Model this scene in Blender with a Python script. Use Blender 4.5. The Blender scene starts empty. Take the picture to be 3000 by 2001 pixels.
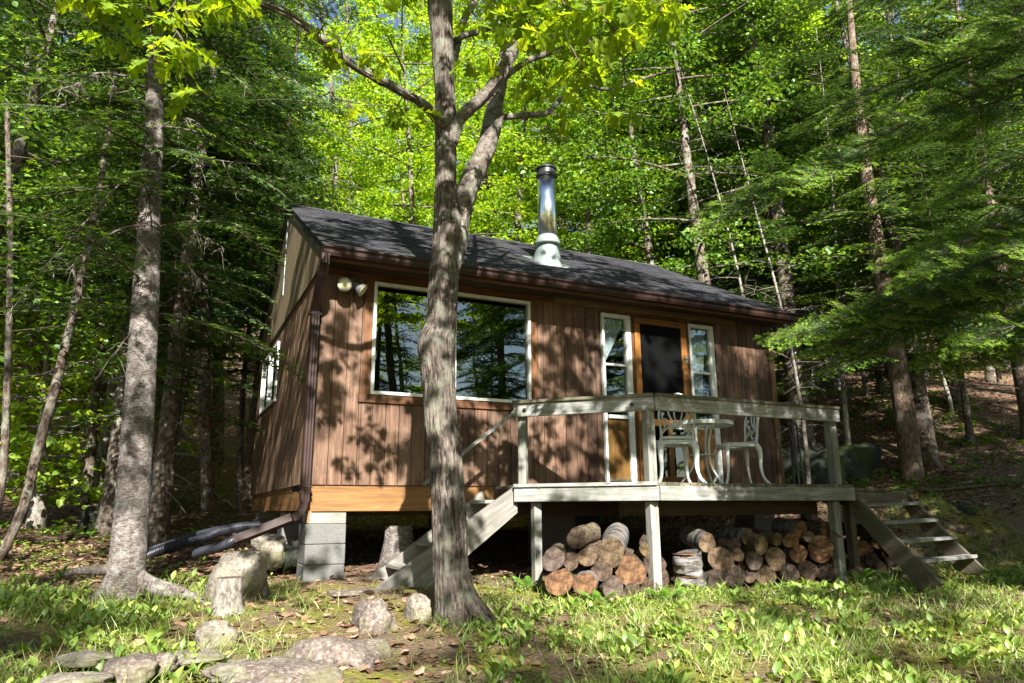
import bpy, math, random
import numpy as np
from mathutils import Vector, Matrix, noise as mn

# ------------------------------------------------------------------ camera, sky, sun, exposure
sc = bpy.context.scene
CAM = np.array([-1.3348, -7.3964, -.2452]); YAW, PITCH, ROLL, FPX = -.4466, .2287, -.006, 2110.4
cf = np.array([-math.sin(YAW)*math.cos(PITCH), math.cos(YAW)*math.cos(PITCH), math.sin(PITCH)])
cr = np.array([math.cos(YAW), math.sin(YAW), 0.]); cu = np.cross(cr, cf)
cr, cu = math.cos(ROLL)*cr + math.sin(ROLL)*cu, -math.sin(ROLL)*cr + math.cos(ROLL)*cu
cam_data = bpy.data.cameras.new('camera'); cam = bpy.data.objects.new('camera', cam_data)
sc.collection.objects.link(cam); sc.camera = cam
cam_data.sensor_width = 36; cam_data.lens = FPX/3000*36; cam_data.clip_end = 600; cam_data.clip_start = .05
cam.matrix_world = Matrix(((cr[0], cu[0], -cf[0], CAM[0]), (cr[1], cu[1], -cf[1], CAM[1]), (cr[2], cu[2], -cf[2], CAM[2]), (0, 0, 0, 1)))

SUN = Vector((-.24, -1.0, .72)).normalized()          # towards the sun
sun_d = bpy.data.lights.new('sun', 'SUN'); sun_d.energy = 5.0; sun_d.angle = math.radians(.55); sun_d.color = (1.0, .95, .88)
sun = bpy.data.objects.new('sun', sun_d); sc.collection.objects.link(sun)
sun.rotation_euler = SUN.to_track_quat('Z', 'Y').to_euler()
world = bpy.data.worlds.new('World'); sc.world = world; world.use_nodes = True
wn = world.node_tree; bg = wn.nodes['Background']
sky = wn.nodes.new('ShaderNodeTexSky'); sky.sky_type = 'NISHITA'; sky.sun_disc = False
sky.sun_elevation = math.asin(SUN.z); sky.sun_rotation = math.atan2(SUN.x, SUN.y)
wn.links.new(sky.outputs[0], bg.inputs[0]); bg.inputs[1].default_value = .052
sc.view_settings.view_transform = 'Standard'; sc.view_settings.look = 'None'
sc.view_settings.exposure = 2.0; sc.view_settings.gamma = 1; sc.view_settings.use_curve_mapping = False
cy = sc.cycles
cy.max_bounces = 6; cy.diffuse_bounces = 2; cy.glossy_bounces = 3; cy.transmission_bounces = 5; cy.transparent_max_bounces = 8
cy.caustics_reflective = False; cy.caustics_refractive = False; cy.sample_clamp_indirect = 6
cy.use_denoising = True

# ------------------------------------------------------------------ helpers
rng = np.random.default_rng(7); random.seed(7)
V = Vector

def at(x, y, **k):
    """a pixel of the 3000 px wide photograph -> the point where its ray meets a plane X=, Y=, Z= or a depth D="""
    d = cf + (x-1500)/FPX*cr - (y-1000.5)/FPX*cu
    if 'D' in k: return V(CAM + d*k['D'])
    n = list(k)[0]; a = 'XYZ'.index(n)
    return V(CAM + d*(k[n]-CAM[a])/d[a])

def link(o, parent=None):
    sc.collection.objects.link(o)
    if parent is not None: o.parent = parent
    return o

def tag(o, label=None, cat=None, group=None, kind=None):
    if label: o['label'] = label
    if cat: o['category'] = cat
    if group: o['group'] = group
    if kind: o['kind'] = kind
    return o

def thing(name, label, cat, loc=(0, 0, 0), group=None, rot=(0, 0, 0)):
    o = bpy.data.objects.new(name, None); o.location = loc; o.rotation_euler = rot; o.empty_display_size = .2
    link(o); return tag(o, label, cat, group)

def copy_tree(o, parent=None):
    c = o.copy(); link(c, parent)
    for ch in o.children: copy_tree(ch, c)
    return c

def np_mesh(name, v, f, mats, rnd=None, lc=None, mi=None, smooth=False, tip=None):
    """v (N,3), f (M,k) of one polygon size or list of arrays"""
    me = bpy.data.meshes.new(name)
    fl = f if isinstance(f, list) else [f]
    fl = [a for a in fl if len(a)]
    tot = sum(len(a) for a in fl); loops = np.concatenate([a.ravel() for a in fl]).astype(np.int32)
    sizes = np.concatenate([np.full(len(a), a.shape[1], np.int32) for a in fl])
    starts = np.concatenate([[0], np.cumsum(sizes)[:-1]]).astype(np.int32)
    me.vertices.add(len(v)); me.vertices.foreach_set('co', np.asarray(v, np.float32).ravel())
    me.loops.add(len(loops)); me.loops.foreach_set('vertex_index', loops)
    me.polygons.add(tot); me.polygons.foreach_set('loop_start', starts)
    me.polygons.foreach_set('use_smooth', np.full(tot, smooth, bool))
    for m in (mats if isinstance(mats, (list, tuple)) else [mats]): me.materials.append(m)
    if mi is not None: me.polygons.foreach_set('material_index', np.asarray(mi, np.int32))
    if rnd is not None:
        a = me.attributes.new('rnd', 'FLOAT', 'FACE'); a.data.foreach_set('value', np.asarray(rnd, np.float32))
    if tip is not None:
        a = me.attributes.new('tip', 'FLOAT', 'FACE'); a.data.foreach_set('value', np.asarray(tip, np.float32))
    if lc is not None:
        a = me.attributes.new('lc', 'FLOAT_VECTOR', 'POINT'); a.data.foreach_set('vector', np.asarray(lc, np.float32).ravel())
    me.update(calc_edges=True); me.validate()
    return me

class MB:
    """collects boxes, bars, tubes and prisms, builds them as one mesh"""
    def __init__(s): s.v = []; s.f = []; s.lc = []; s.r = []; s.mi = []; s.sm = []
    def add(s, v, f, lc=None, rnd=None, mi=0, smooth=False):
        b = len(s.v); s.v += [tuple(p) for p in v]; s.lc += [tuple(p) for p in (lc if lc is not None else v)]
        r = random.random() if rnd is None else rnd
        for q in f: s.f.append(tuple(b+i for i in q)); s.r.append(r); s.mi.append(mi); s.sm.append(smooth)
        return s
    def box(s, c, size, rot=None, axis=0, bev=0., rnd=None, mi=0):
        """axis: the box axis the grain runs along"""
        hx, hy, hz = [q/2 for q in size]; R = rot if rot is not None else Matrix.Identity(3); c = V(c)
        off = random.random()*50
        def L(p):
            q = (p.x, p.y, p.z); o = [q[axis], q[(axis+1) % 3], q[(axis+2) % 3]]
            return (o[0]+off, o[1], o[2])
        if bev <= 0:
            P = [V((x*hx, y*hy, z*hz)) for x in (-1, 1) for y in (-1, 1) for z in (-1, 1)]
            F = [(0, 1, 3, 2), (4, 6, 7, 5), (0, 4, 5, 1), (2, 3, 7, 6), (0, 2, 6, 4), (1, 5, 7, 3)]
        else:
            b = bev; P = []; F = []; idx = {}
            for x in (-1, 1):
                for y in (-1, 1):
                    for z in (-1, 1):
                        idx[x, y, z] = len(P)
                        P += [V((x*hx, y*(hy-b), z*(hz-b))), V((x*(hx-b), y*hy, z*(hz-b))), V((x*(hx-b), y*(hy-b), z*hz))]
            g = lambda x, y, z, k: idx[x, y, z]+k
            for x in (-1, 1): F.append([g(x, -1, -1, 0), g(x, 1, -1, 0), g(x, 1, 1, 0), g(x, -1, 1, 0)][::x])
            for y in (-1, 1): F.append([g(-1, y, -1, 1), g(-1, y, 1, 1), g(1, y, 1, 1), g(1, y, -1, 1)][::y])
            for z in (-1, 1): F.append([g(-1, -1, z, 2), g(1, -1, z, 2), g(1, 1, z, 2), g(-1, 1, z, 2)][::z])
            for x in (-1, 1):
                for y in (-1, 1):
                    F.append([g(x, y, -1, 0), g(x, y, -1, 1), g(x, y, 1, 1), g(x, y, 1, 0)][::x*y])
                    F.append([g(x, y, -1, 0), g(x, y, -1, 2), g(x, y, -1, 1)]); F.append([g(x, y, 1, 0), g(x, y, 1, 1), g(x, y, 1, 2)])
                for z in (-1, 1):
                    F.append([g(x, -1, z, 0), g(x, 1, z, 0), g(x, 1, z, 2), g(x, -1, z, 2)][::x*z])
            for y in (-1, 1):
                for z in (-1, 1):
                    F.append([g(-1, y, z, 1), g(-1, y, z, 2), g(1, y, z, 2), g(1, y, z, 1)][::y*z])
        return s.add([c + R @ p for p in P], F, [L(p) for p in P], rnd, mi)
    def bar(s, p0, p1, w, h, up=(0, 0, 1), bev=0., rnd=None, mi=0):
        p0, p1 = V(p0), V(p1); d = p1-p0; x = d.normalized(); u = V(up)
        y = u.cross(x).normalized(); z = x.cross(y)
        R = Matrix((x, y, z)).transposed()
        return s.box((p0+p1)/2, (d.length, w, h), R, 0, bev, rnd, mi)
    def tube(s, pts, rad, n=10, cap=True, rnd=None, mi=0, smooth=True, flat=1.0, dr=None, up=None):
        pts = [V(p) for p in pts]; m = len(pts)
        if not hasattr(rad, '__len__'): rad = [rad]*m
        vs = []; lcs = []; off = random.random()*40; L = 0; nrm = None
        for i, p in enumerate(pts):
            t = (pts[min(i+1, m-1)]-pts[max(i-1, 0)]).normalized()
            if i: L += (p-pts[i-1]).length
            if nrm is None: nrm = t.cross(V(up) if up else (V((0, 1, 0)) if abs(t.y) < .8 else V((1, 0, 0)))).normalized()
            else: nrm = (nrm - t*nrm.dot(t)).normalized()
            bn = t.cross(nrm)
            for k in range(n):
                a = 2*math.pi*k/n; r = rad[i]
                if dr: r += dr(L, a, rad[i])
                vs.append(p + nrm*(math.cos(a)*r) + bn*(math.sin(a)*r*flat))
                lcs.append((L+off, math.cos(a)*rad[i], math.sin(a)*rad[i]))
        fs = [(i*n+k, i*n+(k+1) % n, (i+1)*n+(k+1) % n, (i+1)*n+k) for i in range(m-1) for k in range(n)]
        if cap: fs += [tuple(range(n))[::-1], tuple((m-1)*n+k for k in range(n))]
        return s.add(vs, fs, lcs, rnd, mi, smooth)
    def prism(s, poly, vec, rnd=None, mi=0, lc_axis=None):
        """poly: list of 3-D points in one plane, extruded along vec"""
        n = len(poly); P = [V(p) for p in poly]; W = V(vec); vs = P + [p+W for p in P]
        fs = [tuple(range(n))[::-1], tuple(range(n, 2*n))] + [(i, (i+1) % n, n+(i+1) % n, n+i) for i in range(n)]
        lc = None
        if lc_axis is not None:
            a = V(lc_axis).normalized(); b = a.orthogonal().normalized(); c = a.cross(b); lc = [(p.dot(a), p.dot(b), p.dot(c)) for p in vs]
        return s.add(vs, fs, lc, rnd, mi)
    def lathe(s, prof, n=24, c=(0, 0, 0), rnd=None, mi=0, smooth=True, cap=True):
        c = V(c); vs = [c+V((r*math.cos(2*math.pi*k/n), r*math.sin(2*math.pi*k/n), z)) for r, z in prof for k in range(n)]
        m = len(prof); fs = [(i*n+k, i*n+(k+1) % n, (i+1)*n+(k+1) % n, (i+1)*n+k) for i in range(m-1) for k in range(n)]
        if cap: fs += [tuple(range(n))[::-1], tuple((m-1)*n+k for k in range(n))]
        return s.add(vs, fs, None, rnd, mi, smooth)
    def build(s, name, mats, parent=None, **k):
        me = bpy.data.meshes.new(name); me.from_pydata(s.v, [], s.f)
        for m in (mats if isinstance(mats, (list, tuple)) else [mats]): me.materials.append(m)
        me.polygons.foreach_set('material_index', s.mi); me.polygons.foreach_set('use_smooth', s.sm)
        a = me.attributes.new('rnd', 'FLOAT', 'FACE'); a.data.foreach_set('value', s.r)
        a = me.attributes.new('lc', 'FLOAT_VECTOR', 'POINT'); a.data.foreach_set('vector', np.array(s.lc, np.float32).ravel())
        me.update()
        o = link(bpy.data.objects.new(name, me), parent)
        if k: tag(o, **k)
        return o

def spline(pts, step):
    """Catmull-Rom through tuples of any length (xyz + radius), resampled"""
    P = [np.array(p, float) for p in pts]; P = [2*P[0]-P[1]] + P + [2*P[-1]-P[-2]]; out = []
    for i in range(1, len(P)-2):
        a, b, c, d = P[i-1:i+3]; n = max(1, int(np.linalg.norm((c-b)[:3])/step))
        for j in range(n):
            t = j/n
            out.append(.5*((2*b) + (-a+c)*t + (2*a-5*b+4*c-d)*t*t + (-a+3*b-3*c+d)*t**3))
    out.append(P[-2]); return np.array(out)

# ------------------------------------------------------------------ materials
class NT:
    def __init__(s, name):
        s.m = bpy.data.materials.new(name); s.m.use_nodes = True; s.t = s.m.node_tree; s.t.nodes.clear()
        s.out = s.n('ShaderNodeOutputMaterial')
    def n(s, typ, **k):
        q = s.t.nodes.new(typ)
        for a, b in k.items(): setattr(q, a, b)
        return q
    def l(s, a, b): s.t.links.new(a, b)
    def set(s, sock, val):
        if hasattr(val, 'links') or hasattr(val, 'is_linked'): s.l(val, sock)
        else: sock.default_value = val
    def attr(s, name, out='Vector'): return s.n('ShaderNodeAttribute', attribute_name=name).outputs[out]
    def math(s, op, a, b=0., clamp=False):
        q = s.n('ShaderNodeMath', operation=op, use_clamp=clamp); s.set(q.inputs[0], a); s.set(q.inputs[1], b); return q.outputs[0]
    def vmul(s, v, sc_):
        q = s.n('ShaderNodeVectorMath', operation='MULTIPLY'); s.set(q.inputs[0], v); q.inputs[1].default_value = sc_; return q.outputs[0]
    def vadd(s, v, w):
        q = s.n('ShaderNodeVectorMath', operation='ADD'); s.set(q.inputs[0], v); s.set(q.inputs[1], w); return q.outputs[0]
    def noise(s, v, scale, detail=4, rough=.6, dist=0.):
        q = s.n('ShaderNodeTexNoise'); s.l(v, q.inputs['Vector']); q.inputs['Scale'].default_value = scale
        q.inputs['Detail'].default_value = detail; q.inputs['Roughness'].default_value = rough; q.inputs['Distortion'].default_value = dist
        return q.outputs['Fac']
    def vor(s, v, scale, feature='F1', out='Distance'):
        q = s.n('ShaderNodeTexVoronoi', feature=feature); s.l(v, q.inputs['Vector']); q.inputs['Scale'].default_value = scale; return q.outputs[out]
    def ramp(s, fac, stops, interp='LINEAR'):
        q = s.n('ShaderNodeValToRGB'); s.l(fac, q.inputs[0]); e = q.color_ramp; e.interpolation = interp
        while len(e.elements) < len(stops): e.elements.new(.5)
        for el, (p, c) in zip(e.elements, stops):
            el.position = p; el.color = (c[0], c[1], c[2], 1) if hasattr(c, '__len__') else (c, c, c, 1)
        return q.outputs[0]
    def mix(s, fac, a, b, mode='MIX'):
        q = s.n('ShaderNodeMix', data_type='RGBA', blend_type=mode); s.set(q.inputs[0], fac)
        for k, val in ((6, a), (7, b)):
            if isinstance(val, (tuple, list)): q.inputs[k].default_value = (*val[:3], 1)
            else: s.l(val, q.inputs[k])
        return q.outputs[2]
    def bump(s, h, strength=.5, dist=.01):
        q = s.n('ShaderNodeBump'); q.inputs['Strength'].default_value = strength; q.inputs['Distance'].default_value = dist
        s.l(h, q.inputs['Height']); return q.outputs[0]
    def bsdf(s, col, rough=.7, spec=.3, normal=None, metal=0., **k):
        q = s.n('ShaderNodeBsdfPrincipled')
        if isinstance(col, (tuple, list)): q.inputs['Base Color'].default_value = (*col[:3], 1)
        else: s.l(col, q.inputs['Base Color'])
        s.set(q.inputs['Roughness'], rough); q.inputs['Specular IOR Level'].default_value = spec; q.inputs['Metallic'].default_value = metal
        if normal is not None: s.l(normal, q.inputs['Normal'])
        for a, b in k.items(): q.inputs[a].default_value = b
        s.l(q.outputs[0], s.out.inputs[0]); return q

def wood(name, dark, mid, light, rough=.75, var=.35, moss=0., mosscol=(.07, .085, .03), worn=0., worncol=(.3, .27, .23), spec=.25, bump=.4, grain=1.):
    t = NT(name); lc = t.attr('lc'); r = t.attr('rnd', 'Fac')
    off = t.n('ShaderNodeCombineXYZ'); t.l(t.math('MULTIPLY', r, 31.), off.inputs[0]); t.l(t.math('MULTIPLY', r, 17.), off.inputs[1])
    v = t.vadd(lc, off.outputs[0])
    g1 = t.noise(t.vmul(v, (1.3, 16*grain, 16*grain)), 1.6, 6, .62, .6)
    g2 = t.noise(t.vmul(v, (4, 170*grain, 170*grain)), 1.2, 3, .6)
    kn = t.vor(t.vmul(v, (2.2, 7, 7)), 1.0)
    c = t.ramp(g1, [(.25, dark), (.5, mid), (.78, light)])
    c = t.mix(t.math('MULTIPLY', t.ramp(g2, [(.3, 1.), (.55, 0.)]), .45), c, tuple(x*.45 for x in dark))
    c = t.mix(t.ramp(kn, [(.05, .8), (.12, 0.)]), c, tuple(x*.5 for x in dark))
    hv = t.n('ShaderNodeHueSaturation'); t.l(t.math('ADD', t.math('MULTIPLY', r, 2*var), 1-var), hv.inputs['Value']); t.l(c, hv.inputs['Color']); c = hv.outputs[0]
    co = t.n('ShaderNodeTexCoord').outputs['Object']
    if worn: c = t.mix(t.math('MULTIPLY', t.ramp(t.noise(co, 1.7, 7, .7, .4), [(.47, 0.), (.68, 1.)]), worn), c, worncol)
    if moss: c = t.mix(t.math('MULTIPLY', t.ramp(t.noise(co, 3.1, 6, .65), [(.42, 0.), (.62, 1.)]), moss), c, mosscol)
    h = t.math('ADD', t.math('MULTIPLY', g1, .5), t.math('MULTIPLY', g2, .5))
    t.bsdf(c, rough, spec, t.bump(h, bump, .006)); return t.m

M = {}
M['siding'] = wood('stained_siding', (.03, .016, .010), (.088, .049, .030), (.185, .112, .072), .6, .45, worn=.5, worncol=(.27, .177, .118), bump=.8)
M['side_siding'] = wood('weathered_siding', (.045, .024, .013), (.115, .068, .036), (.2, .13, .075), .75, .35, worn=.35, worncol=(.23, .16, .095))
M['gable'] = wood('gable_plywood', (.07, .05, .028), (.16, .12, .065), (.24, .19, .11), .8, .12, moss=.3, mosscol=(.13, .12, .06))
M['skirt'] = wood('amber_board', (.11, .052, .018), (.19, .098, .034), (.28, .155, .06), .55, .2)
M['door_wood'] = wood('orange_door_wood', (.12, .048, .012), (.21, .09, .02), (.3, .14, .035), .5, .15)
M['panel'] = wood('amber_panel', (.08, .036, .01), (.17, .085, .02), (.30, .17, .045), .5, .1, moss=.5, mosscol=(.05, .035, .012))
M['trim'] = wood('brown_trim', (.05, .021, .009), (.115, .05, .02), (.18, .085, .036), .6, .2)
M['header'] = wood('tan_header_board', (.1, .055, .025), (.2, .115, .055), (.3, .19, .1), .7, .1, worn=.4, worncol=(.22, .19, .13))
M['deck'] = wood('weathered_deck_wood', (.11, .11, .10), (.26, .265, .25), (.46, .46, .45), .8, .2, moss=.6, mosscol=(.11, .115, .075), bump=.8)
M['deck_dark'] = wood('mossy_deck_planks', (.06, .055, .038), (.13, .12, .085), (.24, .22, .16), .85, .3, moss=.6, mosscol=(.05, .055, .022), bump=.7)
M['post'] = wood('grey_post_wood', (.11, .105, .09), (.24, .24, .22), (.38, .38, .36), .8, .15, moss=.45, mosscol=(.09, .1, .06), bump=.8)
M['stair'] = wood('grey_stair_wood', (.12, .11, .1), (.22, .205, .185), (.36, .34, .31), .85, .18, moss=.25, bump=.8)
M['stair_dark'] = wood('brown_stair_wood', (.06, .05, .038), (.12, .1, .075), (.22, .185, .14), .85, .18, moss=.4, bump=.8)
M['dark_wood'] = wood('dark_joist_wood', (.02, .014, .009), (.045, .03, .02), (.07, .05, .032), .85, .3)

def simple(name, col, rough=.5, metal=0., spec=.4, bump=None, var=0., **k):
    t = NT(name); c = col
    if var:
        co = t.n('ShaderNodeTexCoord').outputs['Object']
        c = t.mix(t.ramp(t.noise(co, 6., 6, .65), [(.35, 0.), (.7, 1.)]), col, tuple(x*(1-var) for x in col))
    nb = None
    if bump:
        co = t.n('ShaderNodeTexCoord').outputs['Object']; nb = t.bump(t.noise(co, bump[0], 5), bump[1], .004)
    t.bsdf(c, rough, spec, nb, metal, **k); return t.m
M['white_paint'] = simple('white_window_paint', (.68, .7, .67), .45, var=.22, bump=(60, .15))
M['white_metal'] = simple('white_cast_metal', (.66, .71, .68), .38, var=.14, bump=(90, .25))
M['brown_metal'] = simple('brown_gutter_metal', (.03, .014, .011), .5, spec=.35, var=.25)
M['steel'] = simple('stainless_steel', (.9, .93, .9), .24, 1.0)
M['flash'] = simple('galvanised_flashing', (.25, .30, .28), .5, .4, var=.2)
M['black_metal'] = simple('black_metal', (.02, .021, .022), .35, spec=.5)
M['black_plastic'] = simple('black_corrugated_plastic', (.018, .019, .027), .45, spec=.4)
M['grey_metal'] = simple('grey_lamp_metal', (.16, .17, .18), .4, spec=.5)
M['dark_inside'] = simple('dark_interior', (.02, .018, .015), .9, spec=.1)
M['blind'] = simple('blind_slats', (.10, .16, .15), .45)
M['pale_green'] = simple('pale_green_disc', (.42, .5, .25), .35)
M['latch'] = simple('latch_metal', (.45, .48, .48), .3, .8)
M['bolt'] = simple('rusty_bolt', (.05, .04, .035), .6, .6)
M['blue_plastic'] = simple('pale_blue_plastic', (.3, .5, .6), .4)

def mk_bulb():
    t = NT('lamp_lens'); co = t.n('ShaderNodeTexCoord').outputs['Object']
    t.bsdf(t.ramp(t.vor(co, 60), [(.1, (.8, .78, .55)), (.6, (.45, .42, .25))]), .15, .6); return t.m
M['lens'] = mk_bulb()

def mk_glass(name='window_glass', tint=(.42, .52, .48, 1), base=.07, k=1.05):
    t = NT(name); fr = t.n('ShaderNodeFresnel'); fr.inputs[0].default_value = 1.75
    tr = t.n('ShaderNodeBsdfTransparent'); tr.inputs[0].default_value = tint
    gl = t.n('ShaderNodeBsdfGlossy'); gl.inputs['Roughness'].default_value = .004; gl.inputs[0].default_value = (.95, 1, .98, 1)
    co = t.n('ShaderNodeTexCoord').outputs['Object']
    t.l(t.bump(t.noise(co, 2.2, 1), .05, .02), gl.inputs['Normal'])
    mx = t.n('ShaderNodeMixShader'); t.l(t.math('ADD', t.math('MULTIPLY', fr.outputs[0], k, True), base, True), mx.inputs[0])
    t.l(tr.outputs[0], mx.inputs[1]); t.l(gl.outputs[0], mx.inputs[2]); t.l(mx.outputs[0], t.out.inputs[0]); return t.m
M['screen'] = simple('insect_screen', (.004, .0045, .0045), .5, spec=.05); M['glass'] = mk_glass(); M['clear_glass'] = mk_glass('clear_glass', (.9, .94, .92, 1), .0, .3)

def mk_cloth():
    t = NT('lace_curtain'); co = t.n('ShaderNodeTexCoord').outputs['Object']
    d = t.n('ShaderNodeBsdfDiffuse'); t.l(t.ramp(t.vor(co, 45), [(.2, (.72, .75, .8)), (.7, (.5, .54, .62))]), d.inputs[0])
    tr = t.n('ShaderNodeBsdfTranslucent'); tr.inputs[0].default_value = (.7, .75, .8, 1)
    mx = t.n('ShaderNodeMixShader'); mx.inputs[0].default_value = .3; t.l(d.outputs[0], mx.inputs[1]); t.l(tr.outputs[0], mx.inputs[2])
    t.l(mx.outputs[0], t.out.inputs[0]); return t.m
M['cloth'] = mk_cloth()

def mk_shingle():
    t = NT('asphalt_shingle'); lc = t.attr('lc'); r = t.attr('rnd', 'Fac')
    co = t.n('ShaderNodeTexCoord').outputs['Object']
    c = t.ramp(r, [(0., (.013, .014, .018)), (.5, (.024, .025, .031)), (1., (.048, .048, .057))])
    g = t.noise(co, 260, 2, .8)
    c = t.mix(t.ramp(g, [(.5, 0.), (.75, .6)]), c, (.17, .16, .18))
    c = t.mix(t.ramp(t.noise(co, 1.4, 5), [(.45, 0.), (.75, .35)]), c, (.07, .07, .055))
    t.bsdf(c, .9, .25, t.bump(g, .7, .004)); return t.m
M['shingle'] = mk_shingle()

def mk_concrete():
    t = NT('concrete_block'); co = t.n('ShaderNodeTexCoord').outputs['Object']
    n1 = t.noise(co, 70, 5, .75); n2 = t.noise(co, 4, 5)
    c = t.mix(n2, (.10, .10, .095), (.18, .18, .172)); c = t.mix(t.ramp(n1, [(.36, .7), (.5, 0.)]), c, (.07, .07, .065))
    t.bsdf(c, .92, .15, t.bump(n1, .8, .006)); return t.m
M['concrete'] = mk_concrete()

def mk_rock(name, a, b, lichen=(.34, .33, .27), mossf=.5, mosscol=(.09, .1, .02)):
    t = NT(name); co = t.n('ShaderNodeTexCoord').outputs['Object']
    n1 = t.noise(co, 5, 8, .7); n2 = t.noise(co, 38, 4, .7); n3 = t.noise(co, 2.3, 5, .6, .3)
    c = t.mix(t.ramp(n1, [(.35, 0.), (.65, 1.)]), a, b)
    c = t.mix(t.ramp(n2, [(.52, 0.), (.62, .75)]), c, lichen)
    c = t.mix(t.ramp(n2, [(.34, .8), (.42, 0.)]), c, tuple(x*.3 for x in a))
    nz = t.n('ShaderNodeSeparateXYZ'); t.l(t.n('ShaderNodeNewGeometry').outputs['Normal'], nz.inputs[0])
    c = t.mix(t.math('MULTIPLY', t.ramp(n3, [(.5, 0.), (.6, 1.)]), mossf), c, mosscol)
    t.bsdf(c, .9, .2, t.bump(t.math('ADD', n1, t.math('MULTIPLY', n2, .5)), .8, .02)); return t.m
M['rock'] = mk_rock('granite', (.10, .085, .07), (.25, .22, .18), (.27, .26, .21), mossf=.5)
M['rock_brown'] = mk_rock('brown_granite', (.075, .055, .047), (.18, .145, .125), (.26, .24, .21), .4)
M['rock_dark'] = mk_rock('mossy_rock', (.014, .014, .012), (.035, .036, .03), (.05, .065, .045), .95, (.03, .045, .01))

def mk_bark(name, cols, sx=1.3, sa=26, lich=None, lf=.0, bstr=.9, horiz=False, lscale=9.):
    t = NT(name); lc = t.attr('lc')
    v = t.vmul(lc, (sx*9, sa*2.0, sa*2.0)) if not horiz else t.vmul(lc, (sa*2.2, 5, 5))
    n1 = t.noise(v, 1., 7, .72, .5); n2 = t.noise(lc, 95, 4, .7); n3 = t.noise(lc, lscale, 5, .62)
    c = t.ramp(n1, [(.36, tuple(x*.45 for x in cols[0])), (.44, cols[0]), (.52, cols[1]), (.68, cols[2])])
    c = t.mix(t.ramp(n2, [(.3, .4), (.5, 0.)]), c, tuple(x*.4 for x in cols[0]))
    c = t.mix(t.ramp(t.noise(lc, 3.1, 4, .6), [(.4, 0.), (.7, .45)]), c, cols[0])
    if lich: c = t.mix(t.math('MULTIPLY', t.ramp(n3, [(.5, 0.), (.62, 1.)]), lf), c, lich)
    t.bsdf(c, .88, .2, t.bump(t.math('ADD', n1, t.math('MULTIPLY', n2, .35)), bstr, .018)); return t.m
M['oak_bark'] = mk_bark('oak_bark', ((.05, .038, .031), (.14, .115, .096), (.27, .24, .21)), .9, 26, (.18, .19, .145), .6, 1.)
M['oak_upper'] = mk_bark('smooth_oak_bark', ((.075, .06, .05), (.14, .12, .102), (.225, .2, .175)), 3., 12, (.2, .21, .165), .7, .5)
M['spruce_bark'] = mk_bark('spruce_bark', ((.09, .074, .066), (.175, .148, .132), (.27, .235, .212)), 9, 13, (.36, .36, .33), .5, 1., False, 17)
M['hemlock_bark'] = mk_bark('hemlock_bark', ((.07, .045, .03), (.16, .115, .08), (.27, .21, .155)), 1.2, 22, (.2, .19, .15), .5)
M['wood_bark'] = mk_bark('forest_bark', ((.05, .036, .027), (.12, .092, .07), (.22, .18, .145)), 1.6, 22, (.24, .25, .2), .6)
M['pale_bark'] = mk_bark('pale_bark', ((.12, .105, .09), (.22, .195, .17), (.34, .31, .275)), 1.6, 16, (.3, .32, .26), .4, .5)
M['birch_bark'] = mk_bark('birch_bark', ((.04, .036, .032), (.17, .163, .158), (.32, .31, .3)), 1, 14, (.13, .11, .09), .6, .7, True)
M['log_bark'] = mk_bark('firewood_bark', ((.045, .03, .02), (.115, .08, .055), (.2, .15, .11)), 1.4, 30, (.17, .18, .1), .4, 1.)
M['dead_twig'] = simple('dead_twig', (.2, .17, .145), .9, var=.5)
M['fine_twig'] = simple('fine_twig', (.1, .075, .055), .9, var=.3)

def mk_logend(name, a, b, dark):
    t = NT(name); co = t.attr('lc')
    g = t.n('ShaderNodeVectorMath', operation='LENGTH'); t.l(co, g.inputs[0])
    nz = t.noise(co, 9, 5, .65)
    rings = t.math('SINE', t.math('ADD', t.math('MULTIPLY', g.outputs['Value'], 420.), t.math('MULTIPLY', nz, 14.)))
    c = t.mix(t.ramp(nz, [(.35, 0.), (.65, 1.)]), a, b)
    c = t.mix(t.math('MULTIPLY', t.math('ADD', t.math('MULTIPLY', rings, .5), .5), .3), c, tuple(x*.55 for x in a))
    c = t.mix(t.ramp(t.noise(co, 16, 7, .75), [(.40, .9), (.56, 0.)]), c, dark)
    t.bsdf(c, .88, .15, t.bump(t.noise(co, 60, 4), .6, .004)); return t.m
M['end_amber'] = mk_logend('cut_end_amber', (.12, .062, .032), (.215, .12, .062), (.035, .02, .013))
M['end_tan'] = mk_logend('cut_end_tan', (.11, .075, .046), (.20, .142, .09), (.035, .024, .016))
M['end_grey'] = mk_logend('cut_end_grey', (.075, .055, .045), (.14, .106, .088), (.03, .021, .017))
M['end_dark'] = mk_logend('cut_end_dark', (.055, .036, .026), (.12, .085, .06), (.02, .014, .01))
M['end_moss'] = mk_logend('cut_end_mossy', (.085, .06, .028), (.16, .11, .05), (.025, .022, .012))

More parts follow.
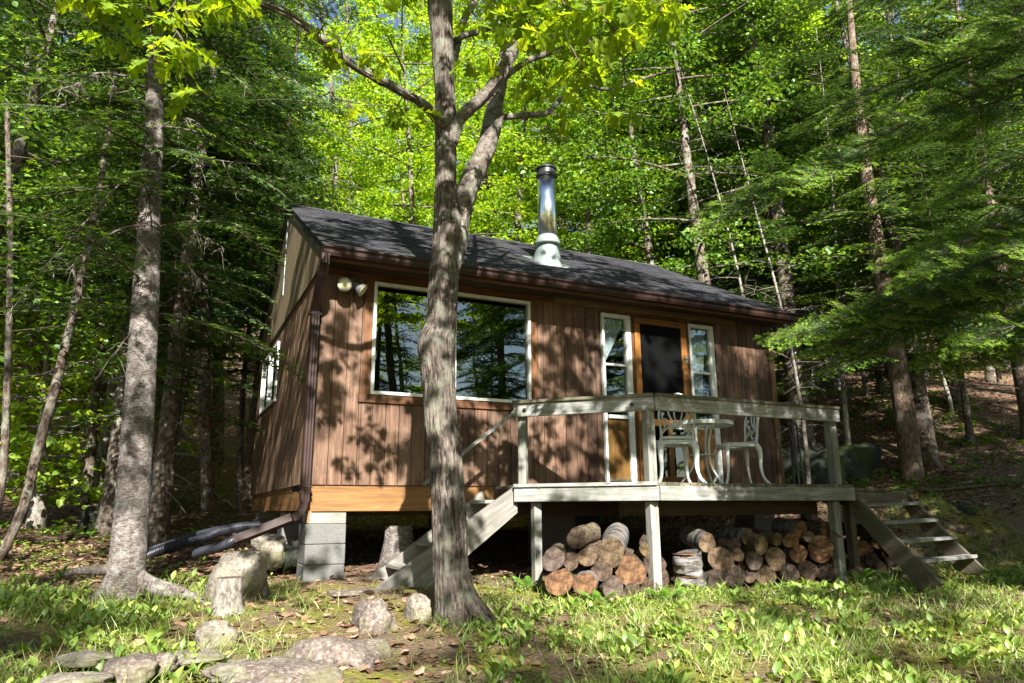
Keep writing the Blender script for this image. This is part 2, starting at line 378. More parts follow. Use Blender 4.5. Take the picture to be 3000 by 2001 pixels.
def mk_leaf(name, c0, c1, c2, trans=.45, tcol=None, gloss=.05, tipcol=None):
    t = NT(name); r = t.attr('rnd', 'Fac'); oi = t.n('ShaderNodeObjectInfo').outputs['Random']
    f = t.math('FRACT', t.math('ADD', r, t.math('MULTIPLY', oi, .3)))
    c = t.ramp(r, [(0., c0), (.5, c1), (1., c2)])
    if tipcol: c = t.mix(t.attr('tip', 'Fac'), c, tipcol)
    d = t.n('ShaderNodeBsdfDiffuse'); t.l(c, d.inputs[0])
    tr = t.n('ShaderNodeBsdfTranslucent')
    if tcol: t.l(t.mix(1.0, c, tcol, 'MULTIPLY'), tr.inputs[0])
    else: t.l(c, tr.inputs[0])
    mx = t.n('ShaderNodeMixShader'); mx.inputs[0].default_value = trans; t.l(d.outputs[0], mx.inputs[1]); t.l(tr.outputs[0], mx.inputs[2])
    g = t.n('ShaderNodeBsdfGlossy'); g.inputs['Roughness'].default_value = .48; g.inputs[0].default_value = (.9, .95, .85, 1)
    m2 = t.n('ShaderNodeMixShader'); m2.inputs[0].default_value = gloss; t.l(mx.outputs[0], m2.inputs[1]); t.l(g.outputs[0], m2.inputs[2])
    t.l(m2.outputs[0], t.out.inputs[0]); return t.m
YT = (1.6, 1.35, .55)
M['maple'] = mk_leaf('maple_leaf', (.12, .24, .02), (.24, .39, .03), (.40, .50, .05), .55, (1.75, 1.6, .5), .025)
M['maple_dark'] = mk_leaf('forest_leaf', (.05, .125, .018), (.10, .21, .024), (.19, .33, .04), .45, YT, .03)
M['oak'] = mk_leaf('oak_leaf', (.12, .22, .015), (.2, .31, .02), (.31, .42, .03), .6, (1.8, 1.55, .5), .03)
M['needle'] = mk_leaf('conifer_needle', (.03, .07, .02), (.055, .115, .028), (.10, .17, .04), .25, (1.3, 1.2, .6), .04)
M['fir'] = mk_leaf('fir_needle', (.025, .065, .016), (.045, .10, .02), (.075, .15, .026), .38, (1.4, 1.3, .5), .015, (.15, .26, .022))
M['herb'] = mk_leaf('herb_leaf', (.10, .19, .03), (.19, .30, .045), (.34, .43, .09), .42, YT, .05)
M['grass'] = mk_leaf('grass_blade', (.11, .2, .022), (.2, .31, .045), (.42, .42, .16), .4, YT, .06)
M['litter'] = mk_leaf('dead_leaf', (.09, .045, .025), (.20, .115, .07), (.36, .24, .17), .15, None, .04)
M['fernleaf'] = mk_leaf('fern_frond', (.08, .2, .02), (.12, .27, .03), (.2, .36, .05), .4, YT, .04)

# ------------------------------------------------------------------ ground
def sst(a, b, x):
    t = np.clip((x-a)/(b-a), 0, 1); return t*t*(3-2*t)
def hgt(x, y):
    x = np.asarray(x, float); y = np.asarray(y, float)
    z = -.93 + .075*np.minimum(y, 0) + .07*np.clip(y, 0, 6) + .2*np.clip(y-6, 0, 9) + .34*np.clip(y-15, 0, 45)
    gate = sst(5.9, 6.9, x)
    d = (x-6.7)*.62 + (y-.1)*.62
    z = z + gate*(sst(.1, 1.6, d)*.75 + sst(1.4, 7.5, d)*2.1 + .16*np.clip(d-6, 0, 30))
    z = z - .05*np.clip(-x-3, 0, 30)*np.clip(1-(y-2)/8, 0, 1)*.4
    far = np.clip((np.hypot(x, y)-6)/14, 0, 1)
    z = z + .035*np.sin(x*1.9+.6*y)*np.cos(y*1.5-.4*x) + .02*np.sin(4.3*x+1)*np.sin(3.7*y+2) + far*(.22*np.sin(.55*x+1.3)*np.cos(.47*y) + .12*np.sin(1.3*x+.7*y))
    return z
def H(x, y): return float(hgt(x, y))

gx = np.concatenate([-np.geomspace(140, 9, 26), np.arange(-8.5, 14.1, .11), np.geomspace(14.5, 150, 26)])
gy = np.concatenate([-np.geomspace(120, 9, 22), np.arange(-8.5, 12, .11), np.geomspace(12.4, 160, 34)])
X, Y = np.meshgrid(gx, gy, indexing='ij')
near = np.exp(-((np.hypot(X-1, Y+1))/9)**2)
Z = hgt(X, Y) + near*.014*np.sin(X*23+3*np.sin(Y*9))*np.sin(Y*19+2*np.sin(X*11))
nx, ny = len(gx), len(gy); I = (np.arange(nx-1)[:, None]*ny + np.arange(ny-1)[None, :]).ravel()
gv = np.stack([X.ravel(), Y.ravel(), Z.ravel()], 1); gf = np.stack([I, I+ny, I+ny+1, I+1], 1)

def mk_ground():
    t = NT('forest_floor'); co = t.n('ShaderNodeTexCoord').outputs['Object']
    sp = t.n('ShaderNodeSeparateXYZ'); t.l(co, sp.inputs[0])
    cell = t.vor(co, 26, out='Color'); cs = t.n('ShaderNodeSeparateColor'); t.l(cell, cs.inputs[0])
    lit = t.ramp(cs.outputs[0], [(0., (.05, .03, .02)), (.4, (.12, .07, .045)), (.75, (.21, .13, .09)), (1., (.32, .23, .17))])
    duff = t.mix(t.noise(co, 45, 5, .75), (.07, .045, .028), (.28, .21, .14))
    moss = t.mix(t.noise(co, 60, 4, .7), (.08, .09, .015), (.32, .31, .05))
    yard = t.ramp(t.math('ADD', t.math('MULTIPLY', sp.outputs[1], -1.), t.math('MULTIPLY', t.noise(co, 1.1, 3), 1.2)), [(.3, 0.), (1., 1.)])
    c = t.mix(yard, lit, duff)
    mm = t.ramp(t.noise(co, 1.7, 6, .62, .3), [(.46, 0.), (.58, 1.)])
    c = t.mix(t.math('MULTIPLY', mm, t.math('ADD', t.math('MULTIPLY', yard, .75), .12)), c, moss)
    c = t.mix(t.ramp(t.noise(co, 130, 3, .8), [(.35, .6), (.5, 0.)]), c, (.03, .022, .014))
    h = t.math('ADD', t.noise(co, 24, 6, .75), t.math('MULTIPLY', t.vor(co, 26), .6))
    t.bsdf(c, .95, .1, t.bump(h, .9, .04)); return t.m
M['ground'] = mk_ground()
me = np_mesh('ground', gv, gf, M['ground'], smooth=True)
tag(link(bpy.data.objects.new('ground', me)), kind='structure')

# ------------------------------------------------------------------ cabin
W, D, ZT = 6.22, 5.16, 2.30           # front width, depth, top of the front wall
EZ, EY, RZ = 2.345, -.42, 3.99        # shingle edge height / overhang, ridge height
cabin = thing('cabin', 'small brown board-sided cabin with a black shingle roof and steel stovepipe', 'cabin', (W/2, D/2, -.26))
CO = V((W/2, D/2, -.26))
class CB(MB):
    """meshes of the cabin, written in world coordinates and shifted to the cabin's own origin"""
    def build(s, name, mats, parent=None, **k):
        o = MB.build(s, name, mats, parent, **k)
        if parent is cabin: o.location = -CO
        return o
def boards_front(m, x0, x1, z0, z1, y=0., th=.019, wd=.145, seedk=0):
    r = random.Random(5+seedk); x = math.floor(x0/wd)*wd
    while x < x1-.004:
        a, b = max(x, x0), min(x+wd, x1)
        if b-a > .008: m.box(((a+b)/2, y-th/2+r.uniform(-.0015, .0015), (z0+z1)/2), (b-a-.005, th, z1-z0), None, 2, .004, r.random())
        x += wd
# front wall: boards round the openings, with a solid backing that has the same openings
OP = [(.54, 2.44, .93, 2.172), (3.43, 5.21, -.0, 2.15)]      # picture window, door group
fw = CB()
for a, b, c, d in [(0, .46, 0, ZT), (.46, 2.53, 0, .845), (2.53, 3.40, 0, ZT), (5.24, W, 0, ZT), (.46, 2.53, 2.26, ZT), (3.40, 5.24, 2.165, ZT)]:
    boards_front(fw, a, b, c, d)
o = fw.build('front_wall', M['siding'], cabin)
bk = CB()
for a, b, c, d in [(.03, .54, -.2, ZT), (.54, 2.44, -.2, .93), (.54, 2.44, 2.172, ZT), (2.44, 3.43, -.2, ZT), (3.43, 5.21, 2.15, ZT), (5.21, W, -.2, ZT), (3.43, 5.21, -.2, .0)]:
    bk.box(((a+b)/2, .03, (c+d)/2), (b-a, .055, d-c), None, 2)
bk.build('wall_framing', M['dark_wood'], cabin)
# left side wall, vertical boards, with its window opening; back and right walls
SW = (2.97, 4.67, 1.235, 2.09)
m = CB(); wd = .15; y = .0
while y < D:
    b = min(y+wd, D); yc = (y+b)/2
    zb = .02 - .03*(y/D); 
    segs = [(zb, 2.245)] if not (b > SW[0]-.04 and y < SW[1]+.04) else [(zb, SW[2]-.04), (SW[3]+.04, 2.245)]
    for z0, z1 in segs: m.box((-.012+random.uniform(-.002, .002), yc, (z0+z1)/2), (.022, b-y-.006, z1-z0), None, 2, .004)
    y += wd
m.build('side_wall', M['side_siding'], cabin)
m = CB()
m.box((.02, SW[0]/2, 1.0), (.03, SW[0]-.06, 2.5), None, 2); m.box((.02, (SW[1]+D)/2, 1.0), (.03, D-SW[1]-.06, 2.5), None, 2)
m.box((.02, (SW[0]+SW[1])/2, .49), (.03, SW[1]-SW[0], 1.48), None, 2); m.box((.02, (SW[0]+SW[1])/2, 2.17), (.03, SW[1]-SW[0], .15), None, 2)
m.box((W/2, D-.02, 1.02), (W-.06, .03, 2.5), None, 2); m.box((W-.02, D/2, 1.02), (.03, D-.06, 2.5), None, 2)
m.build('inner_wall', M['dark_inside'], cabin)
m = CB()
y = 0
while y < D:
    b = min(y+.15, D); m.box((W+.012, (y+b)/2, 1.12), (.022, b-y-.006, 2.24), None, 2, .004); y += .15
m.build('side_wall', M['siding'], cabin)
m = CB(); boards_front(m, 0, W, 0, ZT, D+.02); m.build('back_wall', M['siding'], cabin)
# gable triangles: plywood panel, standing proud of the wall, with a batten
def gable(xo, sgn):
    m = CB(); sl = (RZ-EZ)/(D/2-EY)
    zg = lambda y: RZ-.06-sl*abs(y-D/2)
    poly = [(xo, -.01, 2.235), (xo, D+.01, 2.235), (xo, D+.01, zg(D+.01)), (xo, D/2, RZ-.06), (xo, -.01, zg(-.01))]
    m.prism(poly, (sgn*.025, 0, 0), lc_axis=(0, 0, 1))
    return m
gable(-.024, -1).build('gable_panel', M['gable'], cabin); gable(W+.024, 1).build('gable_panel', M['gable'], cabin)
m = CB(); m.box((-.053, D/2+.1, 3.25), (.012, .05, 1.15), None, 2, .002); m.build('gable_batten', M['flash'], cabin)
# skirt boards
m = CB()
m.box((W/2, .014, -.13), (W-.004, .028, .255), None, 0, .004); m.build('skirt_board', M['skirt'], cabin)
m = CB()
m.box((.014, D/2+.03, -.145), (.028, D-.07, .21), None, 1, .004); m.box((.004, D/2+.55, .0), (.02, D-1.2, .09), None, 1, .003)
m.build('skirt_board', M['skirt'], cabin)
m = CB()
m.box((W/2, D/2, -.06), (W-.1, D-.1, .06)); m.box((W/2, .3, -.2), (W-.1, .1, .2), None, 0)
for i in range(9): m.box((.35+i*.69, D/2, -.17), (.045, D-.2, .17), None, 1)
m.build('floor_frame', M['dark_wood'], cabin)
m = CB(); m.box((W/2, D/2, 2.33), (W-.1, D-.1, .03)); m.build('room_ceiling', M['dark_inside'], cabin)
# corner trim boards
m = CB(); m.box((-.03, .055, 1.1), (.02, .1, 2.2), None, 2, .003); m.build('corner_trim', M['side_siding'], cabin); m = CB(); m.box((W+.005, -.03, 1.1), (.09, .02, 2.2), None, 2, .003)
m.build('corner_trim', M['side_siding'], cabin)

# roof: courses of separate shingle tabs on decking
rf = CB(); s = V((0, D/2-EY, RZ-EZ)); SL = s.length; su = s/SL; nrm = V((0, -su.z, su.y))
x0, x1 = -.07, W-.02+.08; rr = random.Random(3)
deckm = CB()
P0 = V((x0, EY, EZ-.03)); 
deckm.prism([P0, P0+V((x1-x0, 0, 0)), V((x1, D/2, RZ-.03)), V((x0, D/2, RZ-.03))], nrm*.018)
deckm.prism([(x0, D/2, RZ-.03), (x1, D/2, RZ-.03), (x1, D-EY, EZ-.03), (x0, D-EY, EZ-.03)], V((0, su.z, su.y))*.018)
roof = deckm.build('roof', M['dark_wood'], cabin)
exps = .128; n = int(SL/exps)+1
for side in (1, -1):
    for i in range(n):
        t0 = i*exps; x = x0-.015
        if i % 2: x += 0
        first = True
        while x < x1:
            wdt = rr.uniform(.13, .34); xe = min(x+wdt, x1+.015)
            L = min(exps*1.25, SL-t0+.03); th = rr.choice((.006, .006, .011)); dr = rr.uniform(-.003, .003) if i else 0
            base = V((0, EY, EZ)) + su*(t0-.012+dr) + nrm*(.004+.0)
            a = V((x+.0015, 0, 0))+base; b = V((xe-.0015, 0, 0))+base
            p = [a+nrm*.006, b+nrm*.006, b+su*L-nrm*.004, a+su*L-nrm*.004]
            if side < 0: p = [V((q.x, D-q.y, q.z)) for q in p]; up = V((0, su.z, su.y))
            else: up = nrm
            rf.prism(p, up*th, rr.random())
            x = xe
for k in range(22):
    xa = x0+k*(x1-x0)/22
    for sgn in (1, -1):
        nn = V((0, -su.z*sgn, su.y)); dd = V((0, su.y*sgn, su.z))
        q = V((xa, D/2, RZ+.018)); e = V(((x1-x0)/22+.02, 0, 0))
        rf.prism([q, q+e, q+e-dd*.15, q-dd*.15] if sgn > 0 else [q-dd*.15, q+e-dd*.15, q+e, q], nn*.007, rr.random())
o = rf.build('shingles', M['shingle'], roof)
# rake boards, soffit, fascia, gutter
for xx in (x0+.012, x1-.012):
    for sgn in (1, -1):
        m = CB(); ya = EY if sgn > 0 else D-EY
        m.bar((xx, ya, EZ-.075), (xx, D/2, RZ-.075), .022, .085); m.build('rake_board', M['black_metal'], cabin)
m = CB(); m.box((W/2, EY/2-.0, 2.262), (x1-x0-.02, -EY-.03, .018), None, 0); m.build('soffit', M['dark_wood'], cabin)
m = CB(); m.box((W/2, EY+.02, 2.265), (x1-x0-.01, .02, .12), None, 0); m.build('fascia_board', M['trim'], cabin)
m = CB()
prof = [(0, 0), (0, -.098), (-.062, -.098), (-.078, -.07), (-.082, -.04), (-.105, -.018), (-.105, 0), (-.098, 0), (-.098, -.014), (-.074, -.04), (-.066, -.09), (-.006, -.09), (-.006, 0)]
gp = [V((x0-.02, EY+.008+a, 2.335+b)) for a, b in prof]
m.prism(gp, V((x1-x0+.04, 0, 0)))
for xx in (x0-.025, x1+.02): m.prism([V((xx, EY+.008+a, 2.335+b)) for a, b in prof[:7]], V((.006, 0, 0)))
gut = m.build('gutter', M['brown_metal'], cabin)
# header boards under the soffit
m = CB(); m.box((1.35, -.034, 2.225), (2.75, .024, .06), None, 0, .003); m.build('header_board', M['trim'], cabin)
m = CB(); m.box((4.14, -.06, 2.225), (2.8, .075, .07), None, 0, .004); m.build('header_board', M['header'], cabin, label='tan wooden header board above the door')
# downspout: offset at the top, straight run down the corner, elbow, long leg to the left
def fluted(m, pts, w=.078, d=.055):
    prof = []
    for i in range(7):
        a = -w/2+w*i/6; prof.append((a, d/2 if i % 2 == 0 else d/2-.005))
    prof += [(w/2, -d/2)]
    for i in range(5): prof.append((w/2-w*(i+1)/6, -d/2+(0 if i % 2 else .005)))
    prof += [(-w/2, -d/2)]
    return prof
def duct(m, pts, side, w=.085, d=.062):
    """rectangular fluted duct through pts; side: direction of its width"""
    prof = fluted(m, pts, w, d); n = len(prof); vs = []; S0 = V(side).normalized()
    for i, p in enumerate(pts):
        t = (V(pts[min(i+1, len(pts)-1)])-V(pts[max(i-1, 0)])).normalized(); S = (S0-t*S0.dot(t)).normalized(); N = S.cross(t)
        vs += [V(p)+S*a+N*b for a, b in prof]
    fs = [(i*n+k, i*n+(k+1) % n, (i+1)*n+(k+1) % n, (i+1)*n+k) for i in range(len(pts)-1) for k in range(n)]
    fs += [tuple(range(n)), tuple((len(pts)-1)*n+k for k in range(n))[::-1]]
    m.add(vs, fs, None, .5)
m = CB(); dx = -.075
duct(m, [(dx, -.46, 2.25), (dx, -.46, 2.14)], (1, 0, 0)); duct(m, [(dx, -.46, 2.15), (dx, -.40, 2.06), (dx, -.16, 1.84), (dx, -.09, 1.76)], (1, 0, 0))
duct(m, [(dx, -.085, 1.79), (dx, -.085, -.16)], (1, 0, 0))
ds = m.build('downspout', M['brown_metal'], cabin)
m = MB()
for zz in (1.72, -.02, -.07): m.box((dx+.005, -.075, zz), (.12, .085, .02), None, 0, .003)
m.build('bracket', M['brown_metal'], ds)
m = MB(); el = []
for i in range(9):
    a = i/8*math.radians(66); el.append((dx-.17*(1-math.cos(a)), -.085+.0*i, -.16-.17*math.sin(a)))
for i in range(len(el)-1):
    duct(m, [el[i], (np.array(el[i])*.5+np.array(el[i+1])*.5)], (0, 1, 0), .088-.006*(i % 2), .07-.006*(i % 2)); duct(m, [(np.array(el[i])*.5+np.array(el[i+1])*.5), el[i+1]], (0, 1, 0), .082, .064)
m.build('elbow', M['brown_metal'], ds)
e0 = V(el[-1]); e1 = at(690, 1582, Y=.06)
m = MB(); duct(m, [e0, e1], (0, 1, -.4), .1, .075); m.build('outlet_pipe', M['brown_metal'], ds)

# windows and door
def frame_box(m, a, b, c, d, y, w, dep, mi=0):
    """picture-frame of four bars, outer rectangle a..b, c..d"""
    m.box(((a+b)/2, y, d-w/2), (b-a, dep, w), None, 0, .004, mi=mi); m.box(((a+b)/2, y, c+w/2), (b-a, dep, w), None, 0, .004, mi=mi)
    for x in (a+w/2, b-w/2): m.box((x, y, (c+d)/2), (w, dep, d-c-2*w-.001), None, 2, .004, mi=mi)
def pane(a, b, c, d, y, parent, g='glass'):
    m = MB(); m.box(((a+b)/2, y, (c+d)/2), (b-a, .004, d-c)); return m.build('pane', M[g], parent)
m = CB(); frame_box(m, .545, 2.435, .935, 2.168, -.014, .036, .06); m.box((1.478, -.012, 1.55), (.05, .045, 1.15), None, 2, .004)
win = m.build('window', M['white_paint'], cabin)
pane(.58, 1.455, .97, 2.133, .0, win); pane(1.50, 2.40, .97, 2.133, .004, win)
m = MB()
for k in range(44):
    z = .985+k*.0262
    m.box((1.955, .075, z), (.88, .024, .0016), Matrix.Rotation(.5, 3, 'X'), 0)
for k in range(26): m.box((1.02, .082, 2.12-k*.0262), (.86, .024, .0016), Matrix.Rotation(.5, 3, 'X'), 0)
m.build('blind', M['blind'], win)
m = CB()
for (a, b, c, d, th) in [(.455, .543, .93, 2.26, .03), (2.437, 2.525, .93, 2.26, .03), (.543, 2.437, 2.17, 2.262, .03), (.42, 2.56, .845, .928, .04)]:
    m.box(((a+b)/2, -th/2-.002, (c+d)/2), (b-a, th, d-c), None, 2 if d-c > .5 else 0, .004)
m.build('window_trim', M['trim'], cabin)
# sidelights: white sash windows above an amber panel
def sidelight(a, b, lab):
    m = CB(); w = .05
    m.box(((a+b)/2, -.018, 2.148-w/2), (b-a, .05, w), None, 0, .004)
    m.box((a+w*.35, -.018, 1.075), (w*.7, .05, 2.042), None, 2, .004); m.box((b-w*.8, -.018, 1.075), (w*1.6, .05, 2.042), None, 2, .004)
    m.box(((a+b)/2, -.018, .845), (b-a-w*2.3-.002, .055, .045), None, 0, .004); m.box(((a+b)/2-.02, -.012, 1.495), (b-a-w*2.3-.002, .035, .03), None, 0, .003)
    f = m.build('window', M['white_paint'], cabin, label=lab)
    pane(a+w*.6, b-w*1.5, .868, 1.48, -.004, f, 'clear_glass'); pane(a+w*.6, b-w*1.5, 1.51, 2.1, -.008, f, 'clear_glass')
    m = MB(); n = 26
    xs = np.linspace(a+.03, b-.07, n); rows = 10
    vs = []
    for j in range(rows):
        v = j/(rows-1); z = 2.1-(2.1-(1.53 if a < 4 else 1.0))*v
        for i, x in enumerate(xs):
            if a < 4: xx = a+.03+(x-a-.03)*(1-.86*v**1.2)
            else: xx = a+.03+(x-a-.03)*(.55+.45*(1-v) if v < .99 else .55) + .10*v*0
            vs.append((xx, .045+.012*math.sin(i*1.5), z))
    fs = [(j*n+i, j*n+i+1, (j+1)*n+i+1, (j+1)*n+i) for j in range(rows-1) for i in range(n-1)]
    m.add(vs, fs, None, .5, 0, True); m.build('curtain', M['cloth'], f)
    m = CB(); m.box(((a+b)/2-.02, -.006, .46), (b-a-w*2.3-.002, .02, .72), None, 2, .002); m.build('door_panel', M['panel'], cabin)
    m = CB(); m.box(((a+b)/2-.02, -.015, .085), (b-a-w*2.3-.002, .04, .03), None, 0, .003); m.build('sill', M['deck_dark'], cabin)
    return f
sidelight(3.43, 3.862, 'white sash window left of the door with a tied-back curtain'); sidelight(4.785, 5.205, 'white sash window right of the door with a lace curtain')
m = CB()
m.box((3.885, -.012, 1.075), (.042, .05, 2.14), None, 2, .003); m.box((4.758, -.012, 1.075), (.048, .05, 2.14), None, 2, .003)
m.build('door_post', M['trim'], cabin)
a, b, z0, z1 = 3.91, 4.73, .05, 2.145; w = .085
m = CB()
m.box(((a+b)/2, -.035, z1-w/2), (b-a, .035, w), None, 0, .004); m.box(((a+b)/2, -.035, z0+w/2), (b-a, .035, w), None, 0, .004)
for x in (a+w/2, b-w/2): m.box((x, -.035, (z0+z1)/2), (w, .035, z1-z0-2*w-.001), None, 2, .004)
m.box(((a+b)/2, -.035, .80), (b-a-2*w-.001, .03, .09), None, 0, .004); m.box(((a+b)/2+.08, -.033, .44), (.07, .028, .61), None, 2, .004)
door = m.build('door', M['door_wood'], cabin)
pane(a+w-.01, b-w+.01, .84, z1-w+.01, -.032, door, 'screen'); pane(a+w-.01, (a+b)/2+.05, .13, .76, -.033, door); pane((a+b)/2+.11, b-w+.01, .13, .76, -.033, door)
m = MB(); m.box((4.71, -.058, 1.64), (.035, .012, .085), None, 2, .003); m.box((4.70, -.075, 1.655), (.05, .012, .018), None, 0, .004)
m.build('latch', M['latch'], door)
m = MB(); m.box((4.64, -.065, .62), (.05, .02, .1), None, 2, .004); m.build('door_tag', M['blue_plastic'], door)
m = CB(); m.box(((a+b)/2, -.02, .025), (b-a+.1, .09, .04), None, 0, .004); m.build('threshold', M['trim'], cabin)
# side window
m = CB(); ya, yb, za, zb = SW; w = .04
m.box((-.014, (ya+yb)/2, zb-w/2), (.05, yb-ya, w), None, 1, .003); m.box((-.014, (ya+yb)/2, za+w/2), (.05, yb-ya, w), None, 1, .003)
for y in (ya+w/2, (ya+yb)/2, yb-w/2): m.box((-.014, y, (za+zb)/2), (.05, w, zb-za-2*w-.001), None, 2, .003)
sw = m.build('window', M['white_paint'], cabin, label='sliding window in the left side wall')
m = MB(); m.box((-.004, (ya+yb)/2, (za+zb)/2), (.004, yb-ya-.06, zb-za-.06)); m.build('pane', M['glass'], sw)
# two upright pale green discs behind the window glass
m = CB(); 
for (c, r) in (((.95, .045, 1.02), .085), ((2.13, .045, 1.0), .05)):
    m.tube([V(c), V(c)+V((0, .012, 0))], r, 24, rnd=.5)
m.build('ledge_disc', M['pale_green'], cabin)

# flood light under the eave
fl = at(1031, 834, Y=-.1)
m = CB(); m.tube([V((fl.x, -.02, fl.z+.03)), V((fl.x, -.05, fl.z+.03))], .05, 18); m.tube([V((fl.x, -.05, fl.z+.03)), V((fl.x, -.1, fl.z+.01))], .025, 12)
m.box((fl.x, -.1, fl.z-.01), (.06, .05, .05), None, 0, .006)
flood = m.build('flood_light', M['grey_metal'], cabin)
for c, d in ((at(1010, 833, Y=-.2), V((-.22, -1, -.12))), (at(1062, 850, Y=-.17), V((.75, -.45, -.62)))):
    d.normalize(); st = c-d*.12
    m = MB(); m.tube([V((fl.x, -.1, fl.z)), st], .014, 8); m.tube([st, st+d*.02, st+d*.05, st+d*.1, st+d*.125, st+d*.127], [.028, .033, .042, .068, .076, .072], 24, cap=True)
    h = m.build('lamp_head', M['grey_metal'], flood)
    m = MB(); m.tube([st+d*.118, st+d*.131, st+d*.136], [.066, .066, .04], 24); m.build('lens', M['lens'], flood)

# stovepipe through the roof
cx_, cy_ = 3.14, .80
zr = EZ+(cy_-EY)*(RZ-EZ)/(D/2-EY)
m = CB(); m.tube([(cx_, cy_, zr+.28), (cx_, cy_, zr+1.30)], .128, 40, rnd=.5)
pipe = m.build('stovepipe', M['steel'], cabin)
m = MB(); vs = []; n = 36
for k in range(n):
    a = 2*math.pi*k/n; x, y = cx_+.20*math.cos(a), cy_+.235*math.sin(a); vs.append((x, y, EZ+(y-EY)*(RZ-EZ)/(D/2-EY)+.016))
for k in range(n):
    a = 2*math.pi*k/n; vs.append((cx_+.115*math.cos(a), cy_+.115*math.sin(a), zr+.30))
m.add(vs, [(k, (k+1) % n, n+(k+1) % n, n+k) for k in range(n)], None, .5, 0, True)
m.prism([(cx_-.27, cy_-.27, EZ+(cy_-.27-EY)*(RZ-EZ)/(D/2-EY)+.014), (cx_+.27, cy_-.27, EZ+(cy_-.27-EY)*(RZ-EZ)/(D/2-EY)+.014),
         (cx_+.27, cy_+.3, EZ+(cy_+.3-EY)*(RZ-EZ)/(D/2-EY)+.014), (cx_-.27, cy_+.3, EZ+(cy_+.3-EY)*(RZ-EZ)/(D/2-EY)+.014)], nrm*.003, .5)
m.build('flashing_cone', M['flash'], pipe)
m = MB(); m.lathe([(.12, .22), (.176, .23), (.174, .255), (.162, .30), (.142, .345), (.127, .36)], 36, (cx_, cy_, zr+.03), cap=False)
m.build('storm_collar', M['flash'], pipe)
m = MB(); m.lathe([(.129, 1.26), (.146, 1.265), (.152, 1.29), (.136, 1.305), (.131, 1.31), (.131, 1.375), (.15, 1.38), (.152, 1.40), (.11, 1.43), (.02, 1.445)], 36, (cx_, cy_, zr), smooth=False, cap=False)
m.build('rain_cap', M['black_metal'], pipe)

# support piers
def pier(x, y, w, dpt, ztop, courses=3, cap=True, par=cabin):
    m = CB(); z = ztop
    for k in range(courses): m.box((x+random.uniform(-.003, .003), y, z-.096), (w, dpt, .189), None, 0, .006); z -= .193
    m.box((x, y, z-.05), (w+.01, dpt, .1), None, 0, .006)
    p = m.build('support_pier', M['concrete'], par)
    if cap: m = MB(); m.box((x+.01, y-.0, ztop+.055), (w-.03, dpt-.02, .105), None, 0, .004); m.build('wood_block', M['post'], p)
pier(.165, .17, .39, .39, -.375); pier(.2, 4.6, .39, .39, -.375, 2); pier(.25, 2.3, .39, .39, -.375, 2); pier(3.1, .75, .45, .39, -.31, 3); pier(6.0, .3, .39, .39, -.375); pier(3.1, 4.7, .39, .39, -.375, 2); pier(6.0, 4.6, .39, .39, -.375, 1)
m = CB(); m.box((-.0, .05, -.31), (.04, .1, .12), None, 2, .003); m.build('corner_block', M['skirt'], cabin)

# ------------------------------------------------------------------ deck
DX0, DX1, DY = 1.965, 5.64, -1.60
CXc = 3.0                                            # where the cut corner meets the front edge
deck = thing('wooden_deck', 'weathered grey wooden deck with plank railing in front of the cabin door', 'deck', (3.8, -.8, -1.0)); DO = V((3.8, -.8, -1.0))
class DB(MB):
    def build(s, name, mats, parent=None, **k):
        o = MB.build(s, name, mats, parent, **k)
        if parent is deck: o.location = -DO
        return o
m = DB(); x = DX0; r = random.Random(4)
while x < DX1-.02:                                   # planks run from the wall to the front edge
    b = min(x+.14, DX1+.01); xc = (x+b)/2
    yf = DY-.03 if xc > CXc else DY-.03+(CXc-xc)
    zo = r.uniform(-.004, .004)
    m.box((xc, (yf-.03)/2, -.019+zo), (b-x-.008, -.03-yf, .036), None, 1, .004); x += .1405
m.build('deck_boards', M['deck_dark'], deck)
m = DB()
L0 = V((DX0, DY+(CXc-DX0), 0)); L1 = V((CXc, DY, 0)); dg = (L1-L0).normalized(); ng = V((-dg.y, dg.x, 0)); 
if ng.y > 0: ng = -ng
m.bar(L0-V((0, 0, .012))+ng*.02, L1-V((0, 0, .012))+ng*.02, .1, .036, bev=.004)
m.build('edge_board', M['deck'], deck)
m = DB(); m.bar(L0+V((0, 0, -.104))+ng*.03, L1+V((0, 0, -.104))+ng*.03+dg*.01, .038, .14, bev=.004); m.build('fascia_board', M['deck'], deck)
m = DB(); m.bar((CXc-.005, DY-.02, -.104), (DX1+.01, DY-.02, -.104), .038, .14, bev=.004); m.build('fascia_board', M['deck'], deck)
m = DB(); m.bar((DX1-.02, DY, -.112), (DX1-.02, -.04, -.112), .038, .14); m.bar((DX0+.01, L0.y, -.112), (DX0+.01, -.04, -.112), .038, .14)
for i in range(7): m.bar((DX0+.3+i*.53, -.05, -.112), (DX0+.3+i*.53, DY+.05 if DX0+.3+i*.53 > CXc else DY+CXc-DX0-.3-i*.53+.05, -.112), .038, .14)
m.bar((DX0+.1, -.35, -.25), (DX1-.1, -.35, -.25), .09, .14); m.bar((DX0+.9, -1.15, -.25), (DX1-.1, -1.15, -.25), .09, .14)
m.build('joist', M['dark_wood'], deck)
def post(x, y, z0, z1, w=.089, ang=0., tilt=(0, 0), name='post', par=deck):
    m = DB() if par is deck else MB(); m.bar((x+tilt[0], y+tilt[1], z0), (x, y, z1), w, w, up=(math.cos(ang), math.sin(ang), 0), bev=.006); return m.build(name, M['post'], par)
pl = at(1583, 1475, Y=-.62)
post(2.155, -.66, H(2.15, -.66)-.15, -.18, .085); post(2.985, -1.50, H(3, -1.5)-.15, -.18, .095); post(5.43, -1.52, H(5.4, -1.5)-.15, -.18, .095)
post(2.06, -.56, 0, .73, .085, .78); post(2.975, -1.52, -.03, .73, .095); post(5.53, -1.5, -.0, .73, .1)
